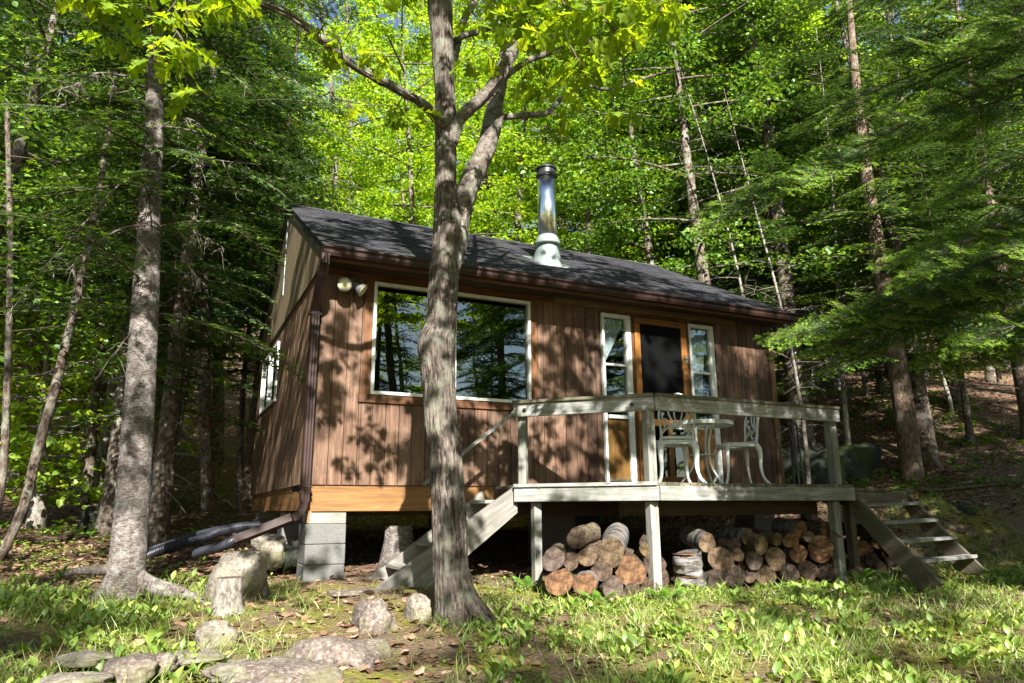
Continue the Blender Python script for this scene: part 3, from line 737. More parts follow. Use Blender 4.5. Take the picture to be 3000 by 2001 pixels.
R0 = L0 + V((.0, 0, 0)); RT = .868
m = DB()
m.bar((R0.x-.01, R0.y, .77), (CXc, DY, .77), .04, .14, bev=.004); m.build('rail_board', M['deck'], deck)
m = DB(); m.bar((CXc+.005, DY, .77), (5.565, DY, .77), .04, .14, bev=.004); m.build('rail_board', M['deck'], deck)
m = DB(); m.bar((R0.x-.02, R0.y, .854)-ng*.02 if False else V((R0.x-.02, R0.y, .854))-ng*.02, V((CXc, DY, .854))-ng*.02+dg*.0, .12, .034, bev=.004)
m.bar((CXc-.0, DY+.025, .856), (5.575, DY+.025, .856), .12, .034, bev=.004); m.build('rail_cap', M['deck_dark'], deck)
for p in (.12, 1.25):
    m = DB(); c = V((R0.x, R0.y, .77))+dg*p+ng*.025; m.tube([c, c+ng*.02], .02, 6, rnd=.4); m.build('carriage_bolt', M['bolt'], deck)
m = DB(); pa = at(1521, 1196, Y=R0.y-.02); pb = at(1300, 1372, Y=R0.y-.02)
m.bar(pa, pb+(pb-pa)*.25, .03, .035, bev=.003); m.build('stair_handrail', M['post'], deck)
m = DB(); c = V((CXc+.05, DY-.025, .84)); m.bar(c, c+V((.06, -.005, -.07)), .012, .012); m.build('latch_hook', M['latch'], deck)

# ------------------------------------------------------------------ stairs
st = thing('wooden_stairs', 'grey wooden stairs leading up to the left end of the deck behind the oak', 'stairs', (1.3, -.35, -.95)); SO = V((1.3, -.35, -.95))
def sbuild(m, name, mat, par, off, **k):
    o = m.build(name, mat, par, **k)
    if par in (st, None) or True: o.location = -off
    return o
for yy, nm in ((-.56, 0), (.0-.05, 1)):
    m = MB(); a = V((2.0, yy, -.13)); b = V((.62, yy, -1.06))
    d = (b-a).normalized(); nn = V((d.z, 0, -d.x));
    if nn.z < 0: nn = -nn
    w = .125
    poly = [V((1.99, yy, -.0)), V((1.99, yy, -.28)), b-nn*w+V((.12, 0, 0)), V((.50, yy, -.99)), V((.60, yy, -.90))]
    if nm: poly = [V((1.83, yy, -.04)), V((1.86, yy, -.2)), b-nn*w+V((.12, 0, 0)), V((.50, yy, -.99)), V((.60, yy, -.90))]
    m.prism(poly, (0, .04, 0), lc_axis=d); sbuild(m, 'stringer', M['stair'], st, SO)
for k in range(4):
    z = -.17-k*.205; x = 1.78-k*.30
    m = MB(); m.box((x, -.28, z-.0), (.24, .42, .036), None, 1, .004); sbuild(m, 'tread', M['stair'], st, SO)

rs = thing('wooden_stairs', 'mossy wooden stairs with four open treads at the right end of the deck', 'stairs', (6.4, -1.8, -.95)); RO = V((6.4, -1.8, -.95))
def string2(x, y0, z0, y1, z1, wv=.2):
    m = MB(); d = V((0, y1-y0, z1-z0)).normalized(); 
    m.prism([V((x, y0, z0)), V((x, y1, z1)), V((x, y1+.06, z1-.06)), V((x, y1+.28, z1-.05)), V((x, y0+.02, z0-.24)), V((x, y0+.12, z0))], (.04, 0, 0), lc_axis=d)
    sbuild(m, 'stringer', M['stair_dark'], rs, RO)
string2(5.80, -1.50, -.112, -2.42, -1.0); string2(6.90, -1.37, -.112, -2.16, -.92)
for k in range(4):
    f = (k+.75)/4.25; y = -1.45-.84*f; z = -.11-.82*f
    m = MB(); m.bar((5.84, y+.06, z+.03), (6.9, y+.15, z+.05), .14, .036, bev=.004); sbuild(m, 'tread', M['post'], rs, RO)
m = MB()
for k in range(8): m.box((5.80+k*.145, -.82, -.045), (.138, 1.12, .036), None, 1, .004)
sbuild(m, 'landing_boards', M['deck_dark'], rs, RO)
m = MB(); m.box((6.37, -1.36, -.14), (1.04, .038, .14), None, 0, .004); m.box((6.9, -.8, -.14), (.038, 1.1, .14), None, 1); sbuild(m, 'landing_frame', M['stair_dark'], rs, RO)
for q_ in ((5.95, -1.28, -.55), (6.2, -.4, -.5)): m = MB(); m.box(q_, (.09, .09, .7), None, 2, .004); sbuild(m, 'post', M['stair_dark'], rs, RO)

# ------------------------------------------------------------------ patio chairs and table
def bez(p, n=14):
    p = [np.array(q, float) for q in p]; out = []
    for i in range(n+1):
        q = p
        while len(q) > 1: q = [a+(b-a)*(i/n) for a, b in zip(q[:-1], q[1:])]
        out.append(q[0])
    return out
def mk_chair(loc, ang, label):
    t = thing('garden_chair', label, 'chair', loc, 'white cast metal garden chairs on the deck', (0, 0, ang))
    back = lambda u, v: V((u, -.185-.16*max(0, v-.46)-.06*(u/.2)**2*-1, v))
    # seat: oval plate with rim and pierced rings
    m = MB(); n = 40
    oval = lambda k, s, z: V((.205*s*math.copysign(abs(math.cos(k))**.8, math.cos(k)), .195*s*math.copysign(abs(math.sin(k))**.8, math.sin(k)), z))
    for s0, r in ((1., .011), (.8, .006), (.6, .006), (.4, .006), (.2, .006)):
        m.tube([oval(2*math.pi*k/n, s0, .44-(1-s0)*.012) for k in range(n+1)], r, 6, False)
    for k in range(20):
        a = 2*math.pi*k/20; b = a+.25
        m.tube([oval(a, .15, .43), oval((a+b)/2+.08, .5, .434), oval(b, .98, .438)], .0055, 5); m.tube([oval(b, .15, .43), oval((a+b)/2-.08, .5, .434), oval(a, .98, .438)], .0055, 5)
    m.build('seat', M['white_metal'], t)
    m = MB(); m.tube([oval(2*math.pi*k/n, .97, .42) for k in range(n+1)], .016, 6, False, flat=1.0); m.build('apron', M['white_metal'], t)
    for sx, sy in ((-1, 1), (1, 1), (-1, -1), (1, -1)):
        m = MB(); f = sx*.155, sy*.15
        pts = [(f[0]*.92, f[1]*.9, .435), (f[0]*1.08, f[1]*1.08, .39), (f[0]*1.14, f[1]*1.14, .30), (f[0]*1.1, f[1]*1.12, .18), (f[0]*1.22, f[1]*1.25, .07), (f[0]*1.48, f[1]*1.5, 0.0)]
        sp = spline([(*p, r) for p, r in zip(pts, (.040, .035, .027, .021, .018, .021))], .02)
        m.tube([q[:3] for q in sp], [q[3] for q in sp], 8, flat=.7); m.build('leg', M['white_metal'], t)
    m = MB()
    def pl(pts, r=.008, n=16):
        m.tube([back(u, v) for u, v in bez(pts, n)], r, 6)
    for s in (-1, 1):
        m.tube([back(s*u, v) for u, v in bez([(.165, .44), (.14, .52), (.165, .62), (.215, .72), (.2, .86), (.0, .92)], 22)], [.014]*6+[.011]*17, 8)
        pl([(0, .60), (s*.055, .69), (s*.05, .78), (0, .88)], .008)
        pl([(0, .60), (s*.13, .68), (s*.10, .80), (s*.07, .89)], .008)
        pl([(0, .60), (s*.11, .57), (s*.165, .66), (s*.185, .73), (s*.14, .765), (s*.115, .71), (s*.15, .70)], .008, 22)
        pl([(s*.14, .55), (s*.11, .62), (s*.09, .66), (s*.13, .665)], .007)
        pl([(0, .60), (s*.12, .575), (s*.075, .49), (s*.01, .49), (s*.02, .53), (s*.045, .515)], .009, 20)
        pl([(s*.145, .52), (s*.10, .60), (0, .60)], .008)
    m.build('backrest', M['white_metal'], t)
    m = MB(); m.tube([back(-.165, .47), back(-.08, .475), back(.08, .475), back(.165, .47)], .017, 8, flat=.6); m.build('back_rail', M['white_metal'], t)
    t.scale = (1.1, 1.1, 1.03); return t
mk_chair((3.66, -1.02, 0), math.radians(-22), 'white cast metal garden chair seen from behind, next to the railing post')
mk_chair((4.56, -1.02, 0), math.radians(68), 'white cast metal garden chair in side view, right of the round table')
tb = thing('garden_table', 'round white cast metal table with pierced top between two chairs', 'table', (4.20, -.86, 0))
m = MB(); R = .345
for r, w in ((R, .014), (R*.86, .006), (R*.68, .006), (R*.5, .006), (R*.3, .006), (R*.12, .01)):
    m.tube([(r*math.cos(a), r*math.sin(a), .70) for a in np.linspace(0, 2*math.pi, 49)], w, 6, False, up=(0, 0, 1))
for k in range(30):
    a = 2*math.pi*k/30
    for s in (-1, 1):
        m.tube([(r*math.cos(a+s*.35*i/5), r*math.sin(a+s*.35*i/5), .70) for i, r in enumerate(np.linspace(.03, R, 6))], .0055, 5)
m.build('tabletop', M['white_metal'], tb)
m = MB(); m.lathe([(R+.012, .695), (R+.012, .67), (R-.0, .67), (R-.0, .695)], 48, (0, 0, 0), smooth=False, cap=False); m.build('rim', M['white_metal'], tb)
for k in range(3):
    a = 2*math.pi*k/3+.55; c, s = math.cos(a), math.sin(a); m = MB()
    sp = spline([(.2*c, .2*s, .69, .014), (.13*c, .13*s, .55, .013), (.10*c, .10*s, .36, .013), (.13*c, .13*s, .2, .012), (.29*c, .29*s, .0, .013)], .03)
    m.tube([q[:3] for q in sp], [q[3] for q in sp], 8); m.build('leg', M['white_metal'], tb)
m = MB()
for r in (.14, .09, .04): m.tube([(r*math.cos(a), r*math.sin(a), .34) for a in np.linspace(0, 2*math.pi, 33)], .008, 6, False)
for k in range(12): m.tube([(0, 0, .34), (.14*math.cos(k*.5236), .14*math.sin(k*.5236), .34)], .006, 5)
m.build('shelf', M['white_metal'], tb)
fc = thing('folding_stand', 'black folded metal stand leaning beside the right corner of the cabin', 'stand', (6.18, -.35, 0), rot=(0, 0, .4))
for dy, ln in ((-.03, 0.), (.05, .05)):
    m = MB(); sp = spline([(-.06+ln, dy, 0), (-.06+ln, dy, .7), (-.05, dy, .82), (0, dy, .86), (.05, dy, .82), (.07+ln, dy, .6), (.12+ln, dy, 0)], .05)
    m.tube(sp, .013, 8); m.build('frame', M['black_metal'], fc)
m = MB(); m.box((.01, .01, .24), (.17, .09, .02), None, 0, .003); m.box((.01, .01, .5), (.12, .03, .42), None, 2, .004); m.build('panel', M['black_metal'], fc)

# ------------------------------------------------------------------ firewood
def firewood(px, py, rp, yp, yaw, pit, L, bark, end, label, sq=1.0, up=False):
    yaw = 25.6+math.degrees(math.atan((px-1500)/FPX))+yaw*.85; rp *= 1.06
    c = at(px, py, Y=yp); dep = (c-V(CAM)).dot(V(cf)); r = rp*dep/FPX
    rs_ = random.Random(int(px*7+py)); ph = [rs_.uniform(0, 6.28) for _ in range(4)]
    a1, a2, a3 = rs_.uniform(.03, .1), rs_.uniform(.02, .05), rs_.uniform(.01, .03)
    def dr(s, a, rad):
        return rad*(a1*math.sin(a*2+ph[0])+a2*math.sin(a*3+ph[1])+a3*math.sin(a*7+ph[2]+s*4)) + rad*.05*mn.noise(V((math.cos(a)*3+px, math.sin(a)*3, s*9)))
    t = thing('firewood_log', label, 'log', c, 'firewood stacked under the deck')
    if up: t.rotation_euler = (math.radians(90)+.0, 0, rs_.uniform(0, 6))
    else: t.rotation_euler = (math.radians(pit), 0, -math.radians(yaw))
    n = 28; rings = 9
    m = MB(); pts = [(0, L*i/(rings-1), 0) for i in range(rings)]
    rad = [r*(1+.05*math.sin(i*.9+ph[3])) for i in range(rings)]
    if up: pts = [(0, -q[1], 0) for q in pts]
    m.tube(pts, rad, n, False, dr=dr, up=(0, 0, 1))
    ring0 = m.v[:n]; ringL = m.v[-n:]
    b = m.build('bark', M[bark], t)
    for ring, yy, sg in ((ring0, -.004, 1), (ringL, .004, -1)):
        e = MB(); vs = [(0, ring[0][1]+yy*.5*(1 if not up else -1), 0)]; 
        for f, dz in ((.5, .6), (.9, .2), (1.0, 0)):
            vs += [(x*f, y+yy*dz*(1 if not up else -1) + rs_.uniform(-.0015, .0015), z*f) for x, y, z in ring]
        fs = [(0, 1+k, 1+(k+1) % n) for k in range(n)]
        for j in range(2): fs += [(1+j*n+k, 1+(j+1)*n+k, 1+(j+1)*n+(k+1) % n, 1+j*n+(k+1) % n) for k in range(n)]
        e.add(vs, fs, [(x, 0, z) for x, y, z in vs], .5, 0, False); e.build('cut_end', M[end], t)
    return t
LOGS = [  # px, py, radius px, wall distance, yaw, pitch, length, bark, end, label
 (1620, 1640, 30, -1.42, 8, 3, .42, 'log_bark', 'end_grey', 'grey-ended log against the left deck post, middle row'),
 (1673, 1644, 24, -1.36, 2, 0, .4, 'log_bark', 'end_dark', 'dark brown log between the grey-ended and the small tan log'),
 (1720, 1631, 28, -1.42, 18, 6, .4, 'log_bark', 'end_tan', 'smooth tan-ended log just under the hollow topmost log'),
 (1788, 1618, 39, -1.5, 10, 16, .45, 'birch_bark', 'end_tan', 'thick silver-barked log tilted upward on top of the left pile'),
 (1690, 1576, 29, -1.38, 24, 4, .4, 'log_bark', 'end_dark', 'rotten log with a hollow dark face on top of the left pile'),
 (1638, 1706, 35, -1.47, 3, 0, .42, 'log_bark', 'end_amber', 'bright orange-faced log at the bottom left of the left pile'),
 (1713, 1712, 34, -1.47, 4, 0, .42, 'birch_bark', 'end_amber', 'orange-pink log with peeling white bark in the bottom row'),
 (1762, 1672, 28, -1.46, 6, 0, .42, 'log_bark', 'end_dark', 'small dark log with flaking bark in the heart of the left pile'),
 (1797, 1724, 29, -1.55, -16, 0, .42, 'log_bark', 'end_grey', 'purplish grey log lying low behind the fern'),
 (1846, 1674, 41, -1.5, 3, 0, .42, 'log_bark', 'end_amber', 'widest amber-faced log of the left pile, with a dark knot hole'),
 (1851, 1738, 25, -1.55, 8, 0, .42, 'log_bark', 'end_dark', 'half-buried dark log under the widest amber log'),
 (1917, 1655, 29, -1.5, -14, 8, .4, 'birch_bark', 'end_dark', 'dark-faced log with silver bark beside the middle deck post'),
 (1892, 1611, 17, -1.46, 12, -4, .3, 'log_bark', 'end_moss', 'small log with a pale yellow fungus-like face'),
 (1889, 1587, 15, -1.44, 5, 10, .3, 'log_bark', 'end_dark', 'ragged splintered small log, highest at the right of the left pile'),
 (1898, 1722, 27, -1.5, 5, 0, .4, 'log_bark', 'end_dark', 'dark reddish log in the shade at the foot of the middle deck post'),
 (1936, 1700, 22, -1.36, 5, 0, .4, 'log_bark', 'end_dark', 'black-shadowed log hidden behind the middle deck post'),
 (2072, 1590, 27, -1.4, -34, 8, .42, 'birch_bark', 'end_tan', 'tan-ended log with rough grey bark perched above the birch rounds'),
 (2113, 1642, 34, -1.48, -12, 0, .42, 'log_bark', 'end_tan', 'large brown-faced log to the right of the birch rounds'),
 (2162, 1626, 19, -1.46, -34, 2, .42, 'log_bark', 'end_tan', 'slim tan oval log between two wide brown logs'),
 (2104, 1700, 27, -1.5, -28, 0, .42, 'log_bark', 'end_grey', 'purple-grey log in the bottom row beside the birch rounds'),
 (2155, 1690, 28, -1.5, -14, 0, .42, 'log_bark', 'end_grey', 'pinkish-grey log with a sunlit lower edge in the bottom row'),
 (2210, 1642, 24, -1.44, -20, 0, .42, 'log_bark', 'end_grey', 'reddish-brown log left of the hollow birch log'),
 (2196, 1688, 18, -1.38, -10, 0, .42, 'log_bark', 'end_dark', 'dull red small log deep in the bottom row'),
 (2242, 1686, 28, -1.44, 0, 0, .42, 'log_bark', 'end_tan', 'round log with clear growth rings in the bottom row, middle pile'),
 (2272, 1637, 30, -1.47, -24, 0, .42, 'birch_bark', 'end_tan', 'white birch log with a dark rot spot in its face'),
 (2230, 1596, 26, -1.42, -48, 2, .46, 'log_bark', 'end_moss', 'mossy green-faced log lying slantwise on the middle pile'),
 (2192, 1573, 21, -1.3, -52, 2, .4, 'birch_bark', 'end_moss', 'rotten mossy birch log behind the slanting mossy log'),
 (2279, 1581, 20, -1.4, -58, 5, .5, 'log_bark', 'end_moss', 'long thin bark-covered log with a frayed mossy end'),
 (2317, 1584, 21, -1.46, -20, 0, .42, 'log_bark', 'end_amber', 'narrow reddish oval log below the topmost birch log'),
 (2346, 1552, 22, -1.42, -42, 4, .42, 'birch_bark', 'end_amber', 'topmost birch log with white bark and dark-rimmed end'),
 (2369, 1572, 16, -1.48, -24, 0, .4, 'log_bark', 'end_tan', 'small pale oval log tucked beside the topmost birch log'),
 (2340, 1623, 26, -1.46, -32, 0, .42, 'birch_bark', 'end_amber', 'pink-faced split log with greenish bark, right of the hollow birch'),
 (2405, 1608, 35, -1.48, -16, 0, .44, 'log_bark', 'end_amber', 'largest amber log near the right deck post, cracked down one side'),
 (2453, 1622, 15, -1.42, -10, 0, .42, 'log_bark', 'end_tan', 'thin round log touching the right deck post'),
 (2420, 1551, 21, -1.42, -52, 3, .46, 'log_bark', 'end_amber', 'shaggy dark-barked log on the very top beside the right post'),
 (2314, 1679, 26, -1.5, -22, 0, .42, 'log_bark', 'end_grey', 'split grey wedge-shaped log in the bottom row'),
 (2368, 1672, 27, -1.5, -26, 0, .42, 'birch_bark', 'end_dark', 'white-barked log with a crumbling dark end in the bottom row'),
 (2420, 1677, 27, -1.44, -10, 0, .42, 'log_bark', 'end_dark', 'dark shaded log at the bottom beside the right deck post'),
 (2180, 1657, 19, -1.3, -6, 0, .42, 'log_bark', 'end_amber', 'deep orange log wedged far back in the middle pile'),
 (2527, 1606, 23, -1.1, -38, 2, .42, 'birch_bark', 'end_amber', 'sunlit white birch log just right of the right deck post'),
 (2602, 1586, 19, -1.15, -24, 0, .42, 'log_bark', 'end_amber', 'orange oval log leaning against the right stair stringer'),
 (2638, 1602, 22, -1.3, -12, 0, .4, 'log_bark', 'end_tan', 'log with a bright face and dark bark rim over the right stair stringer'),
 (2542, 1608, 15, -1.0, -20, 0, .4, 'log_bark', 'end_dark', 'small brown log tucked behind the sunlit birch log'),
 (2574, 1590, 18, -1.05, -24, 0, .42, 'log_bark', 'end_amber', 'narrow rusty log left of the leaning orange log'),
 (2559, 1556, 17, -1.05, -66, 2, .5, 'log_bark', 'end_dark', 'long split log lying crosswise on top of the right pile'),
 (2507, 1671, 22, -1.1, -36, 0, .42, 'birch_bark', 'end_grey', 'curled white birch log at the bottom right of the deck post'),
 (2556, 1641, 20, -1.1, -24, 0, .42, 'log_bark', 'end_grey', 'split grey log under the sunlit birch log'),
 (2581, 1547, 14, -1.05, -10, 10, .3, 'log_bark', 'end_moss', 'mossy stub standing up at the top of the right pile'),
 (2532, 1648, 18, -1.02, -14, 0, .4, 'log_bark', 'end_dark', 'dark small log in the lower right pile beside the post'),
 (2617, 1644, 17, -1.2, -18, 0, .4, 'log_bark', 'end_grey', 'grey log low against the foot of the right stair stringer'),
 (2576, 1666, 20, -1.15, -14, 0, .42, 'log_bark', 'end_dark', 'dark log at the very bottom of the right pile behind the fern')]
for L_ in LOGS: firewood(*L_)
rl = random.Random(77)
for i in range(30):
    if i < 8: px_, py_ = 1625+i*38+rl.uniform(-8, 8), 1655+rl.uniform(-28, 30)
    elif i < 24: px_, py_ = 2070+(i-8)*25+rl.uniform(-8, 8), 1645+rl.uniform(-55, 35)
    else: px_, py_ = 2500+(i-24)*22+rl.uniform(-6, 6), 1625+rl.uniform(-30, 40)
    firewood(px_, py_, rl.uniform(17, 24), -1.22 if i < 24 else -.85, rl.uniform(-25, 5), 0, .38, 'log_bark', 'end_dark', 'dark log glimpsed in the shade behind the front row of the woodpile')
# upright birch rounds and split pieces
def birch_round(px, pyb, pyt, w, label):
    b = at(px, pyb, Y=-1.42); tp = at(px, pyt, Y=-1.42); dep = (b-V(CAM)).dot(V(cf)); r = w*dep/FPX/2
    t = thing('birch_round', label, 'log', b, 'firewood stacked under the deck'); h = tp.z-b.z
    m = MB(); m.tube([(0.006*math.sin(i*2.), 0, h*i/8) for i in range(9)], [r*(1+.03*math.sin(i*1.7)) for i in range(9)], 32, False, dr=lambda s, a, q: q*.03*math.sin(a*3+1)+q*.02*mn.noise(V((math.cos(a)*3, math.sin(a)*3, s*12))))
    m.build('bark', M['birch_bark'], t)
    for z, s in ((h-.004, 1), (.004, -1)):
        e = MB(); e.tube([(0, 0, z-.004), (0, 0, z)], r*.985, 32); e.build('cut_end', M['end_amber'], t)
birch_round(2022, 1735, 1687, 90, 'lower of the two upright birch rounds beside the middle deck post')
birch_round(2015, 1687, 1621, 84, 'upper upright birch round with a brown cut top beside the middle post')
def split_piece(a, b, w, label):
    o = MB(); a, b = V(a), V(b); o.bar((0, 0, 0), b-a, w, w*.5, bev=w*.12); q = o.build('split_piece', M['end_tan']); q.location = a; tag(q, label, 'firewood piece', 'split wood pieces by the deck post')
split_piece(at(2436, 1553, Y=-1.5), at(2462, 1574, Y=-1.62), .03, 'pale split stick poking out at the top of the right deck post')
split_piece(at(2583, 1618, Y=-1.3), at(2604, 1655, Y=-1.35), .045, 'pale jagged split piece standing in the right pile')

# ------------------------------------------------------------------ rocks, slab, stumps, hoses
def rock(name, c, size, mat, label, seed=0, rot=0., sub=4, rough=.22, cat='rock', group=None):
    import bmesh
    bm = bmesh.new(); bmesh.ops.create_icosphere(bm, subdivisions=sub, radius=1)
    sd = V((seed*7.3, seed*3.1, seed*1.7))
    for v in bm.verts:
        p = v.co.copy(); 
        q = V([math.copysign(abs(a)**.8, a) for a in p])
        d = 1+rough*mn.fractal(p*1.1+sd, 1., 2., 4)*1.3+rough*.35*mn.noise(p*3.3+sd)+.04*mn.noise(p*9+sd)
        v.co = V((q.x*size[0], q.y*size[1], q.z*size[2]))*d
    me = bpy.data.meshes.new(name); bm.to_mesh(me); bm.free(); me.materials.append(M[mat])
    me.polygons.foreach_set('use_smooth', [True]*len(me.polygons))
    o = link(bpy.data.objects.new(name, me)); o.location = c; o.rotation_euler = (0, 0, rot)
    return tag(o, label, cat, group)
def rock_px(px, py, y, w, h, dpt, mat, label, seed, name='boulder', rot=0., dz=0., **k):
    """px,py: where its middle meets the ground line; w,h in photo pixels"""
    c = at(px, py, Y=y); dep = (c-V(CAM)).dot(V(cf)); s = dep/FPX
    return rock(name, V((c.x, c.y, c.z+dz)), (w*s/2, dpt, h*s), mat, label, seed, rot, **k)
rock_px(700, 1712, -.42, 172, 88, .24, 'rock', 'big rounded boulder with pale sunlit top behind the short stump', 1)
rock_px(628, 1872, -2.05, 112, 50, .13, 'rock', 'pale domed rock in the grass in front of the short stump', 2)
rock_px(1095, 1850, -2.1, 125, 92, .2, 'rock_brown', 'pointed brown rock left of the oak, at the head of the long ledge', 3)
rock_px(975, 1965, -2.6, 300, 92, .34, 'rock_brown', 'long low brown ledge rock slanting toward the bottom edge', 4, 'ledge_rock', rot=.75)
rock_px(820, 2015, -3.0, 300, 62, .3, 'rock_brown', 'dark flat ledge rock at the bottom edge, below the long ledge', 5, 'ledge_rock', rot=.4)
rock_px(1222, 1800, -1.75, 72, 50, .14, 'rock', 'smooth tan rock half hidden by leaves just left of the oak', 6)
rock_px(215, 2005, -2.95, 190, 26, .16, 'rock', 'pale flat rock at the bottom left corner of the lawn', 7)
rock_px(380, 1968, -2.7, 150, 38, .15, 'rock_brown', 'rounded brown rock with orange stain near the bottom left', 8)
rock_px(478, 1950, -2.6, 92, 34, .12, 'rock_brown', 'angular dark brown rock touching the orange-stained one', 9)
rock_px(560, 1930, -2.4, 210, 16, .2, 'rock', 'thin flat grey slab between the brown rocks and the domed rock', 10)
rock_px(250, 1930, -2.3, 150, 18, .14, 'rock', 'low grey rock sunk in the litter left of the brown rocks', 11)
rock_px(880, 1905, -2.3, 230, 24, .3, 'rock', 'low pale bedrock hump in the path before the block pier', 12)
rock_px(690, 1965, -2.9, 150, 20, .2, 'rock', 'flat light rock lying in the needle-covered path', 13)
rock_px(795, 1628, .75, 75, 46, .14, 'rock', 'square pale stone under the back of the side wall', 14)
rock_px(790, 1590, .85, 95, 22, .16, 'rock', 'thin flat stone lying on the square pale stone', 15)
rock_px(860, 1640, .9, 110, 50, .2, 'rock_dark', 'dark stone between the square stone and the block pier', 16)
rock_px(280, 1535, 5.5, 90, 48, .5, 'rock_dark', 'mossy tan rock in the wood left of the spruce trunk', 17)
rock_px(862 - 420, 1490, 6.2, 34, 46, .3, 'rock', 'small upright rock in the wood just right of the spruce trunk', 18)
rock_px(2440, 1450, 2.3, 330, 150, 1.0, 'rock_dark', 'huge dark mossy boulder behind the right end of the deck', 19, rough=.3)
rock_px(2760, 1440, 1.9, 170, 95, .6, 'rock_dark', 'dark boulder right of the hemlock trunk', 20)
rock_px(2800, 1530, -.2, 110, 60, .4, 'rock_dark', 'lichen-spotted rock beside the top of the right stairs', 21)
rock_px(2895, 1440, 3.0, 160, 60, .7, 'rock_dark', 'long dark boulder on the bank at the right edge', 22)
m = MB(); c = at(1045, 1742, Y=-.62); m.box((0, 0, .0), (.5, .2, .04), None, 0, .008); o = m.build('stepping_slab', M['rock_brown']); o.location = (c.x, c.y, H(c.x, c.y)+.008); o.rotation_euler = (0, .02, .1)
tag(o, 'flat grey slab lying on the ground before the block pier', 'slab')

def stump(px, pyb, pyt, y, w0, w1, bark, label, flare=1.35, name='tree_stump', cut='end_grey'):
    b = at(px, pyb, Y=y); tp = at(px, pyt, Y=y); s = (b-V(CAM)).dot(V(cf))/FPX; h = tp.z-b.z
    t = thing(name, label, 'stump', b)
    def dr(L, a, r): return r*.10*mn.noise(V((math.cos(a)*2.2+px, math.sin(a)*2.2, L*3)))+r*.05*math.sin(a*5+1)*(1 if L < h*.4 else .4)+.006*mn.noise(V((math.cos(a)*9+px, math.sin(a)*9, L*5)))
    m = MB(); k = 12; m.tube([(0, 0, -.05+(h+.05)*i/k) for i in range(k+1)], [s/2*(w1+(w0-w1)*(1-i/k)**2.2) for i in range(k+1)], 36, False, dr=dr)
    top = m.v[-36:]; m.build('bark', M[bark], t)
    e = MB(); e.add([(0, 0, h)]+top, [(0, 1+i, 1+(i+1) % 36) for i in range(36)], [(0, 0, 0)]+[(x, y_, 0) for x, y_, z in top], .5); e.build('cut_top', M[cut], t)
stump(665, 1790, 1692, -1.15, 105, 74, 'pale_bark', 'short weathered tree stump in front of the big boulder')
stump(1165, 1680, 1540, .3, 150, 84, 'spruce_bark', 'tall flaring stump in the shade under the cabin floor')
stump(2835, 1408, 1325, 2.2, 75, 46, 'hemlock_bark', 'splintered orange-brown stump on the dark bank at the right', cut='end_amber')

def hose(name, pts, r, label, parent=None):
    sp = spline([(*p, r) for p in pts], .012); m = MB()
    m.tube([q[:3] for q in sp], [r*(1+.10*(1 if i % 2 else -1)) for i in range(len(sp))], 14, True, smooth=False)
    o = m.build(name, M['black_plastic']); tag(o, label, 'hose'); return o
hose('drain_hose', [at(760, 1541, Y=1.9), at(700, 1545, Y=1.8), at(640, 1558, Y=1.7), at(590, 1580, Y=1.6), at(530, 1595, Y=1.6), at(470, 1612, Y=1.7), at(400, 1645, Y=1.9)], .052, 'upper black corrugated hose running left behind the spruce')
hose('drain_hose', [at(694, 1578, Y=.08), at(670, 1592, Y=.15), at(640, 1604, Y=.3), at(600, 1614, Y=.5), at(575, 1622, Y=.7)], .043, 'short black corrugated hose joined to the brown downspout end')
hose('drain_hose', [at(640, 1548, Y=2.1), at(570, 1566, Y=2.1), at(500, 1588, Y=2.2), at(430, 1612, Y=2.3)], .03, 'thin black hose lying behind the thicker corrugated hose')

# ------------------------------------------------------------------ foliage tools
def frames(ax, nrm):
    """leaf axis and leaf normal (N,3 each) -> rotation matrices with columns (axis, side, normal)"""
    ax = ax/np.linalg.norm(ax, axis=1, keepdims=True); nrm = nrm-ax*(nrm*ax).sum(1, keepdims=True)
    nrm = nrm/np.maximum(np.linalg.norm(nrm, axis=1, keepdims=True), 1e-6)
    return np.stack([ax, np.cross(nrm, ax), nrm], 2)
def scatter(tv, tf, pos, R, s):
    """template verts/faces placed N times"""
    tv = np.array(tv, float); tf = np.array(tf); n = len(pos); s = np.asarray(s)
    if s.ndim == 1: s = s[:, None]
    v = np.einsum('nij,nkj->nki', R, tv[None]*s[:, None, :]) + pos[:, None]
    f = tf[None]+(np.arange(n)*len(tv))[:, None, None]
    return v.reshape(-1, 3), f.reshape(-1, tf.shape[1])
def rnd_dir(n, zb=0., zs=1.):
    a = rng.uniform(0, 2*np.pi, n); z = rng.normal(zb, zs, n); return np.stack([np.cos(a), np.sin(a), z], 1)
LEAF2 = ([(0, 0, 0), (.28, .40, .10), (.62, .30, .06), (1, 0, -.12), (.62, -.30, .06), (.28, -.40, .10), (.5, 0, 0)], [(0, 6, 2, 1), (6, 3, 2, 2), (0, 5, 4, 6), (6, 4, 3, 3)])
LEAF2 = ([(0, 0, 0), (.2, .42, .10), (.62, .36, .05), (1, 0, -.15), (.62, -.36, .05), (.2, -.42, .10)], [(0, 3, 2, 1), (0, 5, 4, 3)])
mo = [(0, 0), (.02, .3), (.22, .5), (.3, .27), (.5, .55), (.62, .5), (.6, .2), (.8, .2), (1, 0), (.8, -.2), (.6, -.2), (.62, -.5), (.5, -.55), (.3, -.27), (.22, -.5), (.02, -.3)]
MAPLE = ([(.35, 0, -.03)]+[(x, y, .22*abs(y)-.15*x*x) for x, y in mo], [(0, i+1, (i+1) % len(mo)+1) for i in range(len(mo))])
oh = [(0, .015), (.1, .03), (.17, .15), (.27, .19), (.27, .08), (.38, .10), (.42, .30), (.56, .38), (.53, .17), (.62, .13), (.70, .27), (.84, .29), (.80, .14), (.88, .08), (1., .0)]
